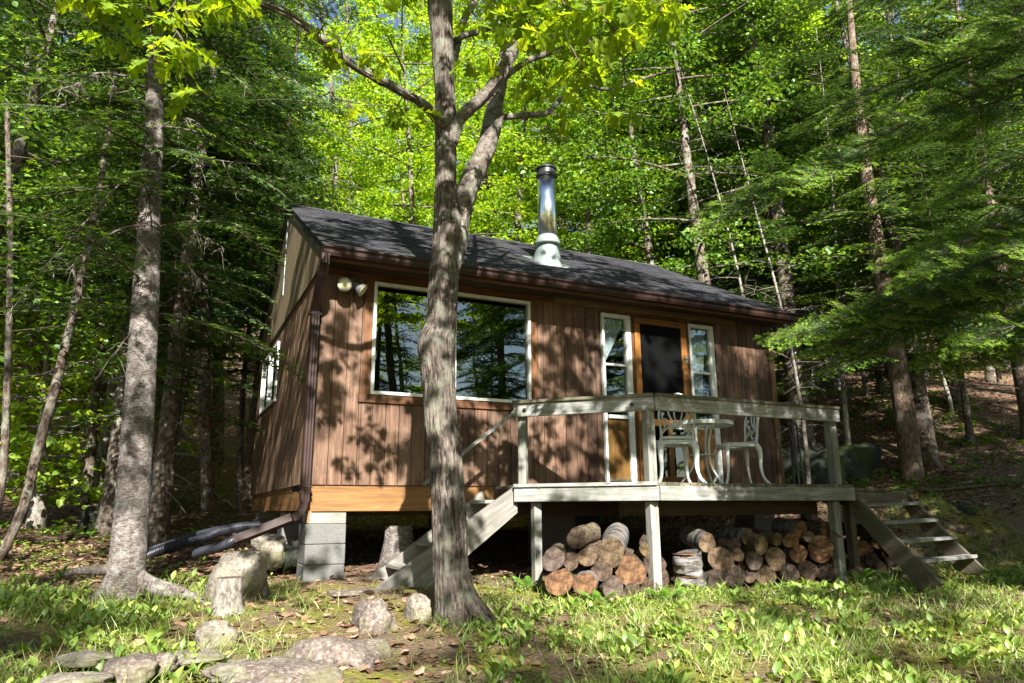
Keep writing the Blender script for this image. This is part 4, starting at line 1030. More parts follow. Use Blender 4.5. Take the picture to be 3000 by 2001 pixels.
ov = [(x, 0, -.18*x*x) for x, y in oh]+[(x, y, -.18*x*x+.22*y) for x, y in oh]+[(x, -y, -.18*x*x+.22*y) for x, y in oh]; no = len(oh)
OAK = (ov, [(i, i+1, no+i+1, no+i) for i in range(no-1)]+[(i+1, i, 2*no+i, 2*no+i+1) for i in range(no-1)])
NEEDLE = ([(0, -.5, 0), (1, -.12, 0), (1, .12, 0), (0, .5, 0)], [(0, 1, 2, 3)])

# ------------------------------------------------------------------ forest tree kinds
def trunk_mesh(h, r0, bend, seed, limbs=(), n=14, bark='wood_bark', flare=1.5):
    m = MB(); r = random.Random(seed); k = max(10, int(h/.5)); sx, sy = r.uniform(-1, 1)*bend, r.uniform(-1, 1)*bend
    ph = r.uniform(0, 6)
    cen = lambda z: V((sx*(z/h)**1.6*h*.12+.06*math.sin(z*.7+ph)*bend, sy*(z/h)**1.6*h*.12+.06*math.cos(z*.6+ph)*bend, z))
    pts = [cen(h*(i/k)**1.15) for i in range(k+1)]; pts[0] = V((0, 0, -.3))
    rad = [r0*((1-.93*(i/k)**1.1)+(flare-1)*math.exp(-((i/k)*h/.35)**1.2)) for i in range(k+1)]
    m.tube(pts, rad, n, True, dr=lambda L, a, q: q*.07*mn.noise(V((math.cos(a)*2+seed, math.sin(a)*2, L*1.5))))
    return m, cen
def maple_kind(seed, h=12., R=2.6, z0=2.3, nleaf=14500, size=.088, mat='maple'):
    r = random.Random(seed); rg = np.random.default_rng(seed)
    m, cen = trunk_mesh(h, .10+h*.004, 1., seed)
    P = []; Nn = []; nb = 30; per = nleaf//(nb*6)
    for b in range(nb):
        f = (b+r.random())/nb; z = z0+(h-.3-z0)*f; a = b*2.4+r.uniform(-.4, .4); L = R*(.45+.75*math.sin(math.pi*min(1, .18+.8*(1-f)))**.8)*r.uniform(.65, 1.1)
        base = cen(z*.96); rise = r.uniform(.05, .5)*(1+f)
        pts = [base+V((math.cos(a)*L*t, math.sin(a)*L*t, rise*t*L*.5-.22*L*t*t)) for t in np.linspace(0, 1, 6)]
        m.tube(pts, [.022*(1-.8*t)+.003 for t in np.linspace(0, 1, 6)], 5)
        for s in range(6):
            t = .3+.73*(s+r.random())/6; q = pts[min(5, int(t*5))].lerp(pts[min(5, int(t*5)+1)], t*5-int(t*5)) if t < 1 else pts[5]
            off = V((r.gauss(0, .32), r.gauss(0, .32), r.gauss(0, .08))); c = q+off
            if s % 2: m.tube([q, c], .006, 4)
            rad = r.uniform(.28, .55); tilt = np.array([r.gauss(0, .25)+.15*math.cos(a), r.gauss(0, .25)+.15*math.sin(a), 1.])
            n = per; u = rg.normal(0, rad*.5, (n, 2)); zz = rg.normal(0, .03, n)-(u**2).sum(1)*.4
            P.append(np.stack([c.x+u[:, 0], c.y+u[:, 1], c.z+zz], 1)); Nn.append(np.tile(tilt, (n, 1))+rg.normal(0, .38, (n, 3)))
    P = np.concatenate(P); Nn = np.concatenate(Nn); n = len(P)
    ax = np.stack([rg.normal(0, 1, n), rg.normal(0, 1, n), rg.normal(-.35, .3, n)], 1)
    v, f = scatter(*LEAF2, P, frames(ax, Nn), rg.uniform(.5, 1.3, n)*size)
    return m, np_mesh('crown', v, f, M[mat], rnd=np.repeat(rg.random(n), 2))
def bough_points(L, rg, droop=.28, tw=.09, cl=.04, wid=.42, lift=0., fine=False):
    """flat conifer spray along +x: returns needle-clump base, axis, and the stems"""
    B = []; A = []; stems = []; tipf = []
    n = int(L/tw); zc = lambda x: lift*x-droop*x*x/L
    stems.append([(x, 0, zc(x)) for x in np.linspace(0, L, 6)])
    for i in range(2, n+1):
        x = i*tw; f = x/L; side = 1 if i % 2 else -1
        l = wid*min(1, L/1.6)*(1.15-f)**.75*min(1, .35+f*2.2)*rg.uniform(.7, 1.15)
        ang = math.radians(rg.uniform(48, 66)); dx, dy = math.cos(ang), math.sin(ang)*side
        k = max(2, int(l/cl)); e = []
        for j in range(k+1):
            t = j/k*l; p = (x+dx*t, dy*t, zc(x)-.35*t*t+rg.normal(0, .006)); e.append(p)
            if fine:
                for s in (1, -1):
                    a2 = math.radians(rg.uniform(38, 52))*s; ux, uy = dx*math.cos(a2)-dy*math.sin(a2), dx*math.sin(a2)+dy*math.cos(a2)
                    h_ = min(.10, .022+.30*(l-t))*rg.uniform(.6, 1.1)*(1. if j < k else .6); us = np.arange(0, h_, .0085)
                    for u_ in us:
                        q = (p[0]+ux*u_, p[1]+uy*u_, p[2]-.3*u_*u_)
                        for s2 in (1, -1):
                            a3 = .75*s2; B.append(q); A.append((ux*math.cos(a3)-uy*math.sin(a3), ux*math.sin(a3)+uy*math.cos(a3), rg.normal(-.08, .2))); tipf.append(1. if (u_ > h_-.03 and (f > .55 or j > k*.6)) else 0.)
                continue
            for s in (1, -1):
                a2 = math.radians(42)*s; ca, sa = math.cos(a2), math.sin(a2)
                B.append(p); A.append((dx*ca-dy*sa, dx*sa+dy*ca, rg.normal(-.12, .22))); tipf.append(1. if j >= k-1 else 0.)
        stems.append([e[0], e[-1]])
    return np.array(B), np.array(A), stems, np.array(tipf)
def conifer_kind(seed, h=13., L0=2.2, z0=2.6, clump=.085, dens=1.0, tw=.08, cl=.036, dead=True, mat='needle'):
    r = random.Random(seed); rg = np.random.default_rng(seed)
    m, cen = trunk_mesh(h, .11+h*.004, .5, seed)
    dm = MB(); BB = []; AA = []; NN = []; TT = []
    z = z0
    while z < h-.25:
        f = (z-z0)/(h-z0); L = L0*(1-f)**.75*(.75+.5*min(1, f*5))+.2
        for b in range(r.choice((3, 4, 4))):
            if r.random() > dens: continue
            a = r.uniform(0, 6.28); l = L*r.uniform(.6, 1.12); B, A, stems, tf = bough_points(l, rg, r.uniform(.15, .4), tw, cl, .42)
            ca, sa = math.cos(a), math.sin(a); Rz = np.array([[ca, -sa, 0], [sa, ca, 0], [0, 0, 1.]]); c = np.array(cen(z))
            BB.append(B@Rz.T+c); AA.append(A@Rz.T); TT.append(tf); NN.append(np.tile([0, 0, 1.], (len(B), 1))+rg.normal(0, .3, (len(B), 3)))
            m.tube([V(Rz@np.array(p)+c) for p in stems[0]], [.014*(1-t)+.003 for t in np.linspace(0, 1, 6)], 4)
        z += r.uniform(.22, .36)
    if dead:
        z = .8
        while z < z0+2:
            a = r.uniform(0, 6.28); l = r.uniform(.5, 1.5); c = cen(z); d = V((math.cos(a), math.sin(a), r.uniform(-.25, .15)))
            pts = [c+d*l*t-V((0, 0, .15*l*t*t)) for t in (0, .3, .6, 1.)]; dm.tube(pts, [.009, .007, .005, .002], 4)
            for q in range(7):
                t = r.uniform(.25, 1); p = c+d*l*t-V((0, 0, .15*l*t*t)); e = p+V((r.gauss(0, .15), r.gauss(0, .15), r.gauss(-.05, .1)))
                dm.tube([p, e], [.003, .0015], 3)
            z += r.uniform(.12, .3)
    B = np.concatenate(BB); A = np.concatenate(AA); N_ = np.concatenate(NN); n = len(B)
    sc_ = np.stack([rg.uniform(.8, 1.25, n)*clump, np.full(n, clump*.42), np.ones(n)], 1)
    v, f = scatter(*NEEDLE, B, frames(A, N_), sc_)
    me = np_mesh('crown', v, f, M[mat], rnd=rg.random(n), tip=np.concatenate(TT))
    return m, me, dm
def make_tree(name, label, cat, group, kind, trunk_mat, proto=None):
    t = thing(name, label, cat, (0, 0, -50), group)
    kind[0].build('trunk', M[trunk_mat], t)
    link(bpy.data.objects.new('crown', kind[1]), t)
    if len(kind) > 2: kind[2].build('dead_branches', M['dead_twig'], t)
    return t
used = set()
def plant(proto, x, y, s=1., rz=None, label=None, group=None, trunk=None, tilt=(0, 0), z=None):
    o = proto if proto.name not in used else copy_tree(proto)
    used.add(proto.name)
    o.location = (x, y, (H(x, y) if z is None else z)-.02); o.scale = (s, s, s); o.rotation_euler = (tilt[0], tilt[1], random.uniform(0, 6.28) if rz is None else rz)
    if label: o['label'] = label
    if group: o['group'] = group
    return o
MG = 'bright leafy maples in the wood behind the cabin'; CG = 'slender dark conifers in the wood'
maples = [make_tree('maple_tree', 'bright green leafy maple in the wood behind the cabin roof', 'tree', MG, maple_kind(100+i, h=11+i, R=2.4+.2*(i % 3), z0=(1.8, 2.6, 3.4, 2.2, 1.5)[i]), 'wood_bark') for i in range(5)]
mdark = [make_tree('leafy_tree', 'dark green leafy tree in the wood', 'tree', MG, maple_kind(120+i, h=11+i, R=2.2, z0=3.2, nleaf=12500, size=.075, mat='maple_dark'), 'wood_bark') for i in range(2)]
conifs = [make_tree('conifer_tree', 'slender dark conifer with bare lower trunk in the wood', 'tree', CG, conifer_kind(200+i, h=12+i, L0=2.+.15*i, z0=(1.9, 2.6, 3.4, 1.5)[i]), ('wood_bark', 'hemlock_bark', 'wood_bark', 'wood_bark')[i]) for i in range(4)]
sapl = [make_tree('maple_sapling', 'low maple sapling with flat layers of leaves under the trees', 'sapling', 'low maple saplings under the trees', maple_kind(300+i, h=3.6+i*.6, R=1.25, z0=.5, nleaf=2600, size=.12), 'pale_bark') for i in range(2)]

def bare_kind(seed, h):
    r = random.Random(seed); m, cen = trunk_mesh(h, .045, 1.2, seed, n=9, flare=1.2); d = MB(); z = .6
    while z < h-.3:
        a = r.uniform(0, 6.28); l = r.uniform(.3, 1.3)*(1-.5*z/h); c = cen(z*.97); w = V((math.cos(a), math.sin(a), r.uniform(-.1, .5)))
        f = lambda t: c+w*l*t-V((0, 0, .22*l*t*t)); d.tube([f(t) for t in (0, .35, .7, 1.)], [.008, .006, .004, .002], 4)
        for q in range(5):
            t = r.uniform(.3, 1); p = f(t); e = p+V((r.gauss(0, .16), r.gauss(0, .16), r.gauss(0, .12))); d.tube([p, e], [.0035, .0015], 3)
        z += r.uniform(.1, .32)
    return m, d
shade_maple = make_tree('maple_tree', 'leafy maple on the near side of the clearing, unseen, added to shade the fir and right wall', 'tree', 'trees on the near side of the clearing', maple_kind(131, h=12.5, R=2.7, z0=6.6, nleaf=9000, size=.11), 'wood_bark')
bares = []
for i in range(3):
    t_ = thing('dead_sapling', 'thin bare dead stem with spiky twigs in the wood', 'tree', (0, 0, -50), 'thin dead stems in the wood'); a_, b_ = bare_kind(400+i, 6.5+i)
    nb_ = len(a_.v); a_.v += b_.v; a_.lc += b_.lc; a_.f += [tuple(k+nb_ for k in q) for q in b_.f]; a_.r += b_.r; a_.mi += [1]*len(b_.f); a_.sm += b_.sm
    a_.build('trunk', [M['pale_bark'], M['dead_twig']], t_); bares.append(t_)

# ------------------------------------------------------------------ the wood
def free(x, y):
    if -1.0 < x < 7.4 and -3 < y < 6.4: return False
    if y < 1.2 and -3.4 < x < 8.6: return False
    if y < -1.5 and x < 9.5 and x > -4.5: return False
    if x < 0 and y < 3.2: return False
    return True
placed = []
def ok_gap(x, y, g):
    for a, b in placed:
        if (a-x)**2+(b-y)**2 < g*g: return False
    placed.append((x, y)); return True
rf_ = random.Random(11)
for Dp, gap, npx in ((9, 1.3, 12), (11.5, 1.4, 16), (14, 1.5, 20), (16.5, 1.6, 22), (20, 1.9, 24), (24, 2.3, 24), (30, 2.8, 24), (38, 3.4, 22), (48, 4., 20)):
    for i in range(npx):
        px = -350+(3700)*(i+rf_.random())/npx; p = at(px, 1490, D=Dp*rf_.uniform(.9, 1.1)); x, y = p.x, p.y
        if not free(x, y) or (px > 2150 and Dp < 11.6) or not ok_gap(x, y, gap): continue
        if px < 830: k = 'c' if rf_.random() < .72 else ('d' if px < 650 or rf_.random() < .4 else 'm')
        elif px < 2200: k = 'm' if rf_.random() < (.88 if px < 1900 else .6) else 'c'
        else: k = 'c' if rf_.random() < .7 else ('d' if rf_.random() < .75 else 'm')
        if px > 1850 and Dp < 17 and k == 'm': k = 'd'
        s = rf_.uniform(.85, 1.2)*(1 if Dp < 20 else 1.15)
        side = 'left of the cabin' if px < 830 else ('behind the cabin roof' if px < 1900 else 'right of the cabin')
        if k == 'd': plant(rf_.choice(mdark), x, y, s, None, 'dark green leafy tree in the wood '+side, 'dark leafy trees in the wood '+side)
        elif k == 'm': plant(rf_.choice(maples), x, y, s, None, 'bright green leafy maple in the wood '+side, 'leafy maples in the wood '+side)
        else: plant(rf_.choice(conifs), x, y, s, None, 'slender dark conifer with bare lower trunk in the wood '+side, 'slender conifers in the wood '+side)
for i in range(14):
    px = rf_.choice((rf_.uniform(-100, 1000), rf_.uniform(2150, 3100), rf_.uniform(2150, 3100), rf_.uniform(1500, 2400))); p = at(px, 1490, D=rf_.uniform(11.5, 19))
    if not free(p.x, p.y): continue
    plant(rf_.choice(bares), p.x, p.y, rf_.uniform(.8, 1.25), None, 'thin bare dead stem with spiky twigs in the wood', 'thin dead stems in the wood', tilt=(rf_.gauss(0, .05), rf_.gauss(0, .05)))
for i in range(26):                                      # more young conifers on the right bank
    px = rf_.uniform(2250, 3150); p = at(px, 1490, D=rf_.uniform(12.5, 22))
    if not ok_gap(p.x, p.y, 1.1): continue
    plant(rf_.choice(conifs), p.x, p.y, rf_.uniform(.45, .8), None, 'slender dark conifer with bare lower trunk in the wood right of the cabin', 'slender conifers in the wood right of the cabin')
for i in range(13):                                      # tall maples higher up the slope
    px = 1850+i*95+rf_.uniform(-40, 40); p = at(px, 1490, D=rf_.uniform(16.5, 23))
    if not ok_gap(p.x, p.y, .9): continue
    plant(rf_.choice(maples), p.x, p.y, rf_.uniform(1., 1.3), None, 'bright green leafy maple in the wood right of the cabin', 'leafy maples in the wood right of the cabin')
for px, Dp, s in ((110, 11, 1.), (30, 14, 1.2), (400, 17, 1.2), (2350, 19, 1.2)):
    p = at(px, 1490, D=Dp); side = 'left of the spruce trunk' if px < 600 else 'on the bank at the right'
    plant(rf_.choice(sapl), p.x, p.y, s, None, 'low maple sapling with flat leaf layers '+side, 'low maple saplings '+side)
# trees of the same wood on the near side of the clearing (they shade the cabin and show in its windows; some added to darken bank and left wood)
for k, x, y, s in (('c', -5.2, -12.5, .9), ('c', -2.2, -15.5, 1.05), ('c', 1.2, -13.2, .62), ('c', 4.4, -15, 1.), ('c', 7.5, -12, .95), ('m', -7.5, -9.5, .9), ('m', 6.2, -17, 1.1), ('c', -8.5, -5.5, 1.), ('m', 9.5, -7., .9), ('c', 11, -12, 1.), ('c', -6.8, -5.2, 1.15), ('c', -9.5, -7.5, 1.1), ('c', 8.3, -6.2, .85), ('c', 10.6, -5.6, .95), ('c', 12.8, -4.8, .9), ('m', 9.6, -8., .8), ('m', -3.9, -18.5, 1.1)):
    plant(rf_.choice(maples if k == 'm' else conifs), x, y, s, None, 'leafy maple on the near side of the clearing, unseen, added to shade the fir and right wall' if k == 'm' else 'dark conifer on the near side of the clearing, seen only as a reflection and shade', 'trees on the near side of the clearing')

for k in range(13):  # unseen far row, added to cover pale sky in the window reflection
    plant(conifs[k % 4], -13+k*2.6+rf_.uniform(-.8, .8), -24-rf_.uniform(0, 7), rf_.uniform(.95, 1.15), None, 'dark conifer on the near side of the clearing, seen only as a reflection and shade', 'trees on the near side of the clearing')

plant(shade_maple, 3.9, -10.2, 1.)  # unseen high-crowned maples, added to shade the fir boughs and right wall
plant(shade_maple, 6.6, -9.4, .95, None, 'leafy maple on the near side of the clearing, unseen, added to shade the fir and right wall')

# ------------------------------------------------------------------ the oak in front of the cabin
def px_path(pts, y0, y1=None, step=.03):
    """(px, py, half width px) list -> world points with radii; the wall distance runs from y0 to y1"""
    y1 = y0 if y1 is None else y1; out = []; n = len(pts)
    for i, (a, b, w) in enumerate(pts):
        p = at(a, b, Y=y0+(y1-y0)*i/max(1, n-1)); s = (p-V(CAM)).dot(V(cf))/FPX; out.append((p.x, p.y, p.z, w*s))
    return spline(out, step)
def furrow(L, a, r):
    low = math.exp(-max(0, L-2.0)/1.1)
    c, s = math.cos(a), math.sin(a)
    q = mn.noise(V((c*r*62, s*r*62, L*2.6))); q2 = mn.noise(V((c*r*120+9, s*r*120, L*9)))
    big = mn.noise(V((c*1.6, s*1.6, L*1.3)))
    return r*.05*big + (.012*(1-2.6*abs(q))-.003)*(.10+low) + .004*q2
oak = thing('oak_tree', 'tall forked oak with furrowed bark standing in front of the cabin window', 'tree', at(1326, 1790, Y=-1.95)); OO = oak.location.copy()
def obuild(m, name, mat, par=None, off=None, **k):
    o = m.build(name, M[mat], par or oak, **k); o.location = -(off or OO); return o
main = px_path([(1328, 1850, 78), (1328, 1795, 66), (1326, 1745, 61), (1320, 1689, 58), (1317, 1568, 57), (1312, 1434, 55), (1302, 1300, 54), (1292, 1248, 54), (1287, 1144, 53), (1281, 1058, 58), (1278, 1005, 60), (1290, 960, 52), (1294, 915, 51), (1298, 857, 50), (1302, 800, 50), (1308, 722, 47), (1312, 660, 48), (1309, 600, 42), (1306, 536, 36), (1306, 446, 36), (1305, 339, 37), (1303, 268, 34), (1298, 179, 36), (1294, 89, 38), (1288, 0, 41), (1280, -150, 36), (1270, -400, 30), (1250, -800, 18)], -1.95, step=.022); main[:, 3] *= .86
m = MB(); m.tube([q[:3] for q in main], [q[3] for q in main], 110, True, dr=furrow, up=(0, 1, 0))
for a_, l_ in ((.1, .16), (5.4, .12)):
    b = V((OO.x, OO.y, OO.z)); d = V((math.cos(a_), math.sin(a_), 0)); sp = spline([(*(b+d*.08+V((0, 0, .30))), .05), (*(b+d*.15+V((0, 0, .10))), .055), (*(b+d*(.12+l_)+V((0, 0, -.03))), .04), (*(b+d*(l_+.3)+V((0, 0, -.16))), .02)], .04)
    m.tube([q[:3] for q in sp], [q[3] for q in sp], 14, dr=furrow)
obuild(m, 'trunk', 'oak_bark')
LIMBS = [
 ([(1318, 800, 28), (1332, 720, 38), (1342, 640, 40), (1358, 590, 36), (1376, 536, 33), (1398, 490, 33), (1419, 446, 33), (1434, 400, 32), (1446, 352, 33), (1449, 312, 27), (1459, 268, 25), (1477, 179, 21), (1495, 89, 18), (1510, 0, 16), (1540, -200, 12), (1580, -500, 8)], -1.95, -1.7),
 ([(1322, 420, 22), (1334, 372, 21), (1350, 344, 19), (1368, 326, 18), (1412, 286, 18), (1457, 232, 19), (1488, 179, 20), (1522, 103, 19), (1551, 36, 17), (1569, 0, 16), (1640, -160, 12), (1720, -400, 8)], -1.98, -2.4),
 ([(1312, 385, 20), (1280, 345, 18), (1262, 325, 15), (1228, 297, 14), (1189, 277, 13), (1145, 250, 13), (1100, 228, 13), (1004, 172, 12), (930, 103, 11), (849, 46, 10), (746, 0, 9), (600, -70, 7), (430, -150, 5)], -1.98, -2.7),
 ([(1440, 330, 12), (1475, 342, 11), (1537, 338, 10), (1604, 330, 10), (1636, 297, 8), (1680, 268, 7), (1725, 254, 6), (1796, 263, 6), (1850, 241, 5), (1940, 215, 4), (2020, 205, 3)], -1.8, -1.3),
 ([(1480, 225, 10), (1546, 179, 10), (1636, 147, 10), (1725, 120, 10), (1783, 103, 9), (1836, 67, 8), (1877, 45, 7), (1990, -30, 5), (2120, -120, 4)], -1.9, -2.2),
 ([(1325, 200, 14), (1345, 105, 13), (1365, 45, 12), (1390, 0, 12), (1430, -150, 9), (1480, -400, 6)], -1.9, -1.5),
 ([(1335, 118, 10), (1365, 103, 10), (1412, 89, 10), (1480, 58, 9), (1560, -20, 7), (1640, -120, 4)], -1.92, -1.4),
 ([(1290, -100, 20), (1180, -260, 15), (1020, -420, 11), (800, -560, 6)], -1.95, -3.0),
 ([(1285, -250, 18), (1420, -480, 12), (1600, -680, 8), (1900, -820, 4)], -1.95, -3.4)]
bends = []; OAKN = 560
for i, (pts, a_, b_) in enumerate(LIMBS):
    sp = px_path(pts, a_, b_, .03); sp[:, 3] *= .86; m = MB(); m.tube([q[:3] for q in sp], [q[3] for q in sp], 32 if i < 3 else 14, True, dr=(lambda L, a, r: furrow(L+1.2, a, r)) if i < 3 else (lambda L, a, r: r*.08*mn.noise(V((math.cos(a)*2, math.sin(a)*2, L*6)))))
    obuild(m, 'limb', 'oak_upper'); bends.append(sp)
# leafy twigs
P = []; A = []; N_ = []; S_ = []
tw = MB(); ro = random.Random(21); SEEN = []
def rosette(p, k=6, size=.13, droop=.5):
    for j in range(k):
        a = ro.uniform(0, 6.28); d = V((math.cos(a), math.sin(a), -droop*ro.uniform(.2, 1.8)))
        P.append(tuple(p+d*.015)); A.append(tuple(d)); N_.append((ro.gauss(0, .35), ro.gauss(0, .35), 1.)); S_.append(size*ro.uniform(.65, 1.2))
def leafy(p0, p1, n=5, size=.13):
    p0, p1 = V(p0), V(p1); mid = (p0+p1)/2+V((ro.gauss(0, .05), ro.gauss(0, .05), .06)); pts = [V(q[:3]) for q in spline([(*p0, 1), (*mid, 1), (*p1, 1)], .06)]
    tw.tube(pts, [.006*(1-.7*i/len(pts)) for i in range(len(pts))], 5)
    for q in range(n):
        c = pts[int(len(pts)*(.35+.64*(q+1)/n))-1]; e = c+V((ro.gauss(0, .09), ro.gauss(0, .09), ro.gauss(-.05, .05)))
        tw.tube([c, e], .003, 4); rosette(e, ro.randint(4, 7), size)
for (x0, y0, x1, y1, D0, D1, n) in [
    (560, -120, 470, 60, 4.4, 4.3, 4), (430, -140, 455, 180, 4.35, 4.2, 5), (470, 60, 520, 235, 4.25, 4.15, 5), (520, -100, 545, 270, 4.4, 4.3, 4), (600, -80, 640, 40, 4.6, 4.5, 3), (430, -150, 300, 20, 4.4, 4.3, 3), (380, -140, 330, 70, 4.3, 4.2, 3),
    (700, -60, 760, 30, 4.7, 4.6, 2), (930, 103, 900, 20, 4.9, 4.7, 2), (1004, 172, 970, 120, 4.9, 4.8, 1), (1189, 277, 1150, 340, 5.0, 5.0, 3), (1230, 297, 1180, 370, 5.1, 5.0, 2), (1100, 228, 1130, 150, 5, 4.9, 2),
    (1480, 58, 1560, 60, 5.3, 5.0, 5), (1551, 36, 1650, 90, 5.2, 4.9, 5), (1569, 0, 1700, 20, 5.2, 4.8, 5), (1636, 147, 1600, 230, 5.3, 5.1, 3), (1725, 120, 1780, 190, 5.3, 5.0, 5), (1783, 103, 1850, 30, 5.3, 4.9, 5), (1836, 67, 1930, 60, 5.3, 5.0, 5),
    (1877, 45, 1960, -10, 5.3, 5, 4), (1690, -40, 1800, 20, 5., 4.7, 5), (1760, -60, 1880, -10, 4.9, 4.6, 5), (1640, -160, 1560, -30, 5., 4.7, 4), (1680, 268, 1700, 330, 5.6, 5.4, 3), (1796, 263, 1800, 340, 5.7, 5.5, 2), (1604, 330, 1640, 380, 5.5, 5.4, 1),
    (1500, -30, 1580, 110, 4.6, 4.4, 5), (1620, -60, 1700, 70, 4.6, 4.4, 5), (1760, 20, 1850, 120, 4.8, 4.6, 5), (1870, -60, 1960, 40, 4.8, 4.6, 4), (1660, 120, 1720, 230, 4.9, 4.8, 4), (1400, -80, 1440, 60, 4.6, 4.5, 4), (350, -160, 250, 30, 4.3, 4.1, 4), (640, -100, 700, 60, 4.5, 4.3, 4),
    (1440, 200, 1400, 130, 5.3, 5.2, 2), (1390, 0, 1330, -60, 5.2, 5, 3), (1200, -200, 1180, -20, 4.8, 4.5, 3), (1100, -200, 1090, 0, 4.7, 4.4, 2), (1480, -60, 1500, 50, 4.9, 4.6, 4), (1546, 179, 1530, 260, 5.4, 5.3, 2), (1250, -200, 1240, -30, 4.8, 4.6, 2)]:
    leafy(at(x0, y0, D=D0), at(x1, y1, D=D1), n, .145); SEEN.append(at((x0+x1)/2, max(20, y1-40), D=D1))
def proj(p):
    d = np.array(p)-CAM; z = d@cf; return (1500+FPX*(d@cr)/z, 1000.5-FPX*(d@cu)/z) if z > .1 else (0, -9999)
k = 0
while k < OAKN:                                          # the rest of the crown, above the picture's upper edge, its spread shaped to shade the wall
    p = V((ro.uniform(-3.2, 4.2), ro.uniform(-7.0, -2.0), ro.uniform(3.2, 8.0)))
    if mn.noise(p*.75+V((3, 1, 7))) < -.02 or proj(p)[1] > -220: continue
    if .7 < p.z+.72*p.y < 1.5 and p.x < .6 and p.y < -3 and ro.random() < .35: continue
    if min(((p-c)-SUN*(p-c).dot(SUN)).length if (p-c).dot(SUN) > 0 else 9. for c in SEEN) < .3 and ro.random() < .8: continue
    e = p+V((ro.gauss(0, .3), ro.gauss(0, .3), ro.gauss(.05, .12)))
    if proj(e)[1] > -150: continue
    leafy(p, e, 4, .14); k += 1
k = 0
while k < 26:                                            # unseen sprays added sunward to shade the cabin's left wall strip
    p = V((ro.uniform(-.1, .6), 0, ro.choice((ro.uniform(.7, 1.4), ro.uniform(1.5, 2.0))))) + SUN*ro.uniform(5., 8.5)
    if proj(p)[1] > -220: continue
    leafy(p, p+V((ro.gauss(0, .18), ro.gauss(0, .2), .05)), 3, .13); k += 1
k = 0
while k < 34:                                            # more unseen sprays, added sunward to dapple the oak trunk with shade
    z_ = ro.uniform(-.9, 3.6); p = V((OO.x-.12*z_*0+ro.uniform(-.35, .2), -1.95, z_)) + SUN*ro.uniform(3., 7.5)
    if proj(p)[1] > -220: continue
    leafy(p, p+V((ro.gauss(0, .15), ro.gauss(0, .2), .05)), 3, .13); k += 1
obuild(tw, 'twigs', 'fine_twig')
P = np.array(P); v, f = scatter(*OAK, P, frames(np.array(A), np.array(N_)), np.array(S_)); nq = len(OAK[1])
o = link(bpy.data.objects.new('crown', np_mesh('crown', v, f, M['oak'], rnd=np.repeat(rng.random(len(P)), nq))), oak); o.location = -OO

# ------------------------------------------------------------------ the big spruce at the left
YS = -.3
spr = thing('spruce_tree', 'thick grey spruce trunk with sun patches, dead twigs and dark boughs, left of the cabin', 'tree', at(350, 1750, Y=YS)); PO = spr.location.copy()
path = px_path([(345, 1830, 95), (347, 1773, 82), (362, 1700, 66), (372, 1640, 59), (383, 1531, 56), (392, 1404, 53), (402, 1276, 51), (411, 1148, 48), (418, 1021, 45), (425, 893, 43), (433, 766, 39), (438, 638, 36), (443, 510, 34), (452, 383, 30), (455, 128, 24), (457, 0, 21), (462, -300, 15), (470, -800, 7)], YS, step=.03); path[:, 3] *= .85
def scaly(L, a, r):
    c, s = math.cos(a), math.sin(a)
    return r*.045*mn.noise(V((c*1.5, s*1.5, L*.9))) + .0035*mn.noise(V((c*r*40, s*r*40, L*42))) + .003*abs(mn.noise(V((c*r*18, s*r*18, L*60))))
m = MB(); m.tube([q[:3] for q in path], [q[3] for q in path], 64, True, dr=scaly, up=(0, 1, 0))
for pts in ([(375, 1672, 26), (430, 1715, 30), (490, 1728, 22), (560, 1745, 12), (600, 1765, 6)], [(340, 1690, 24), (300, 1745, 24), (262, 1778, 18), (230, 1800, 9)], [(340, 1660, 14), (290, 1672, 14), (230, 1672, 11), (190, 1685, 6)], [(360, 1700, 30), (370, 1770, 28), (380, 1800, 14)]):
    sp = px_path(pts, YS-.03, YS-.12); m.tube([q[:3] for q in sp], [q[3] for q in sp], 16, dr=scaly)
obuild(m, 'trunk', 'spruce_bark', spr, PO)
db = MB(); rd = random.Random(5)
def dead(pts, y0, y1, n, hang=1.):
    sp = px_path(pts, y0, y1, .05); sp[:, 3] *= .6; db.tube([q[:3] for q in sp], [q[3] for q in sp], 7)
    for k in range(n):
        q = V(sp[rd.randrange(len(sp)//4, len(sp))][:3]); l = rd.uniform(.08, .3)
        e = q+V((rd.gauss(0, .5), rd.gauss(0, .4), -hang*abs(rd.gauss(.5, .4))))*l; f = e+V((rd.gauss(0, .3), rd.gauss(0, .3), -.4*hang))*l*.7
        db.tube([q, (q+e)/2+V((0, 0, .02)), e, f], [.004, .003, .002, .001], 4)
        g = (q+e)/2; db.tube([g, g+V((rd.gauss(0, .4), rd.gauss(0, .4), -.2))*l], .0012, 3)
dead([(430, 224, 6), (360, 222, 6), (290, 214, 5), (240, 240, 3), (180, 262, 2)], YS, -1.0, 34)
dead([(490, 436, 5), (560, 445, 5), (640, 470, 4), (763, 482, 3)], YS, .3, 16)
dead([(400, 524, 9), (370, 527, 7), (330, 560, 5), (260, 640, 4), (150, 760, 3), (40, 900, 2)], YS, -.7, 22)
dead([(420, 660, 5), (360, 668, 5), (270, 720, 4), (200, 790, 2)], YS, -.9, 26)
dead([(485, 706, 4), (530, 740, 3), (560, 790, 3), (608, 843, 2)], YS, 0., 14)
dead([(480, 600, 4), (530, 640, 3), (590, 690, 2), (660, 730, 2)], YS, .2, 12)
dead([(440, 330, 6), (350, 330, 6), (290, 345, 4), (200, 380, 3)], YS, .4, 10)
dead([(470, 370, 3), (530, 345, 3), (580, 360, 2), (620, 400, 1.5)], YS, -.5, 12)
dead([(420, 950, 3), (370, 990, 3), (330, 1050, 2)], YS, -.4, 8)
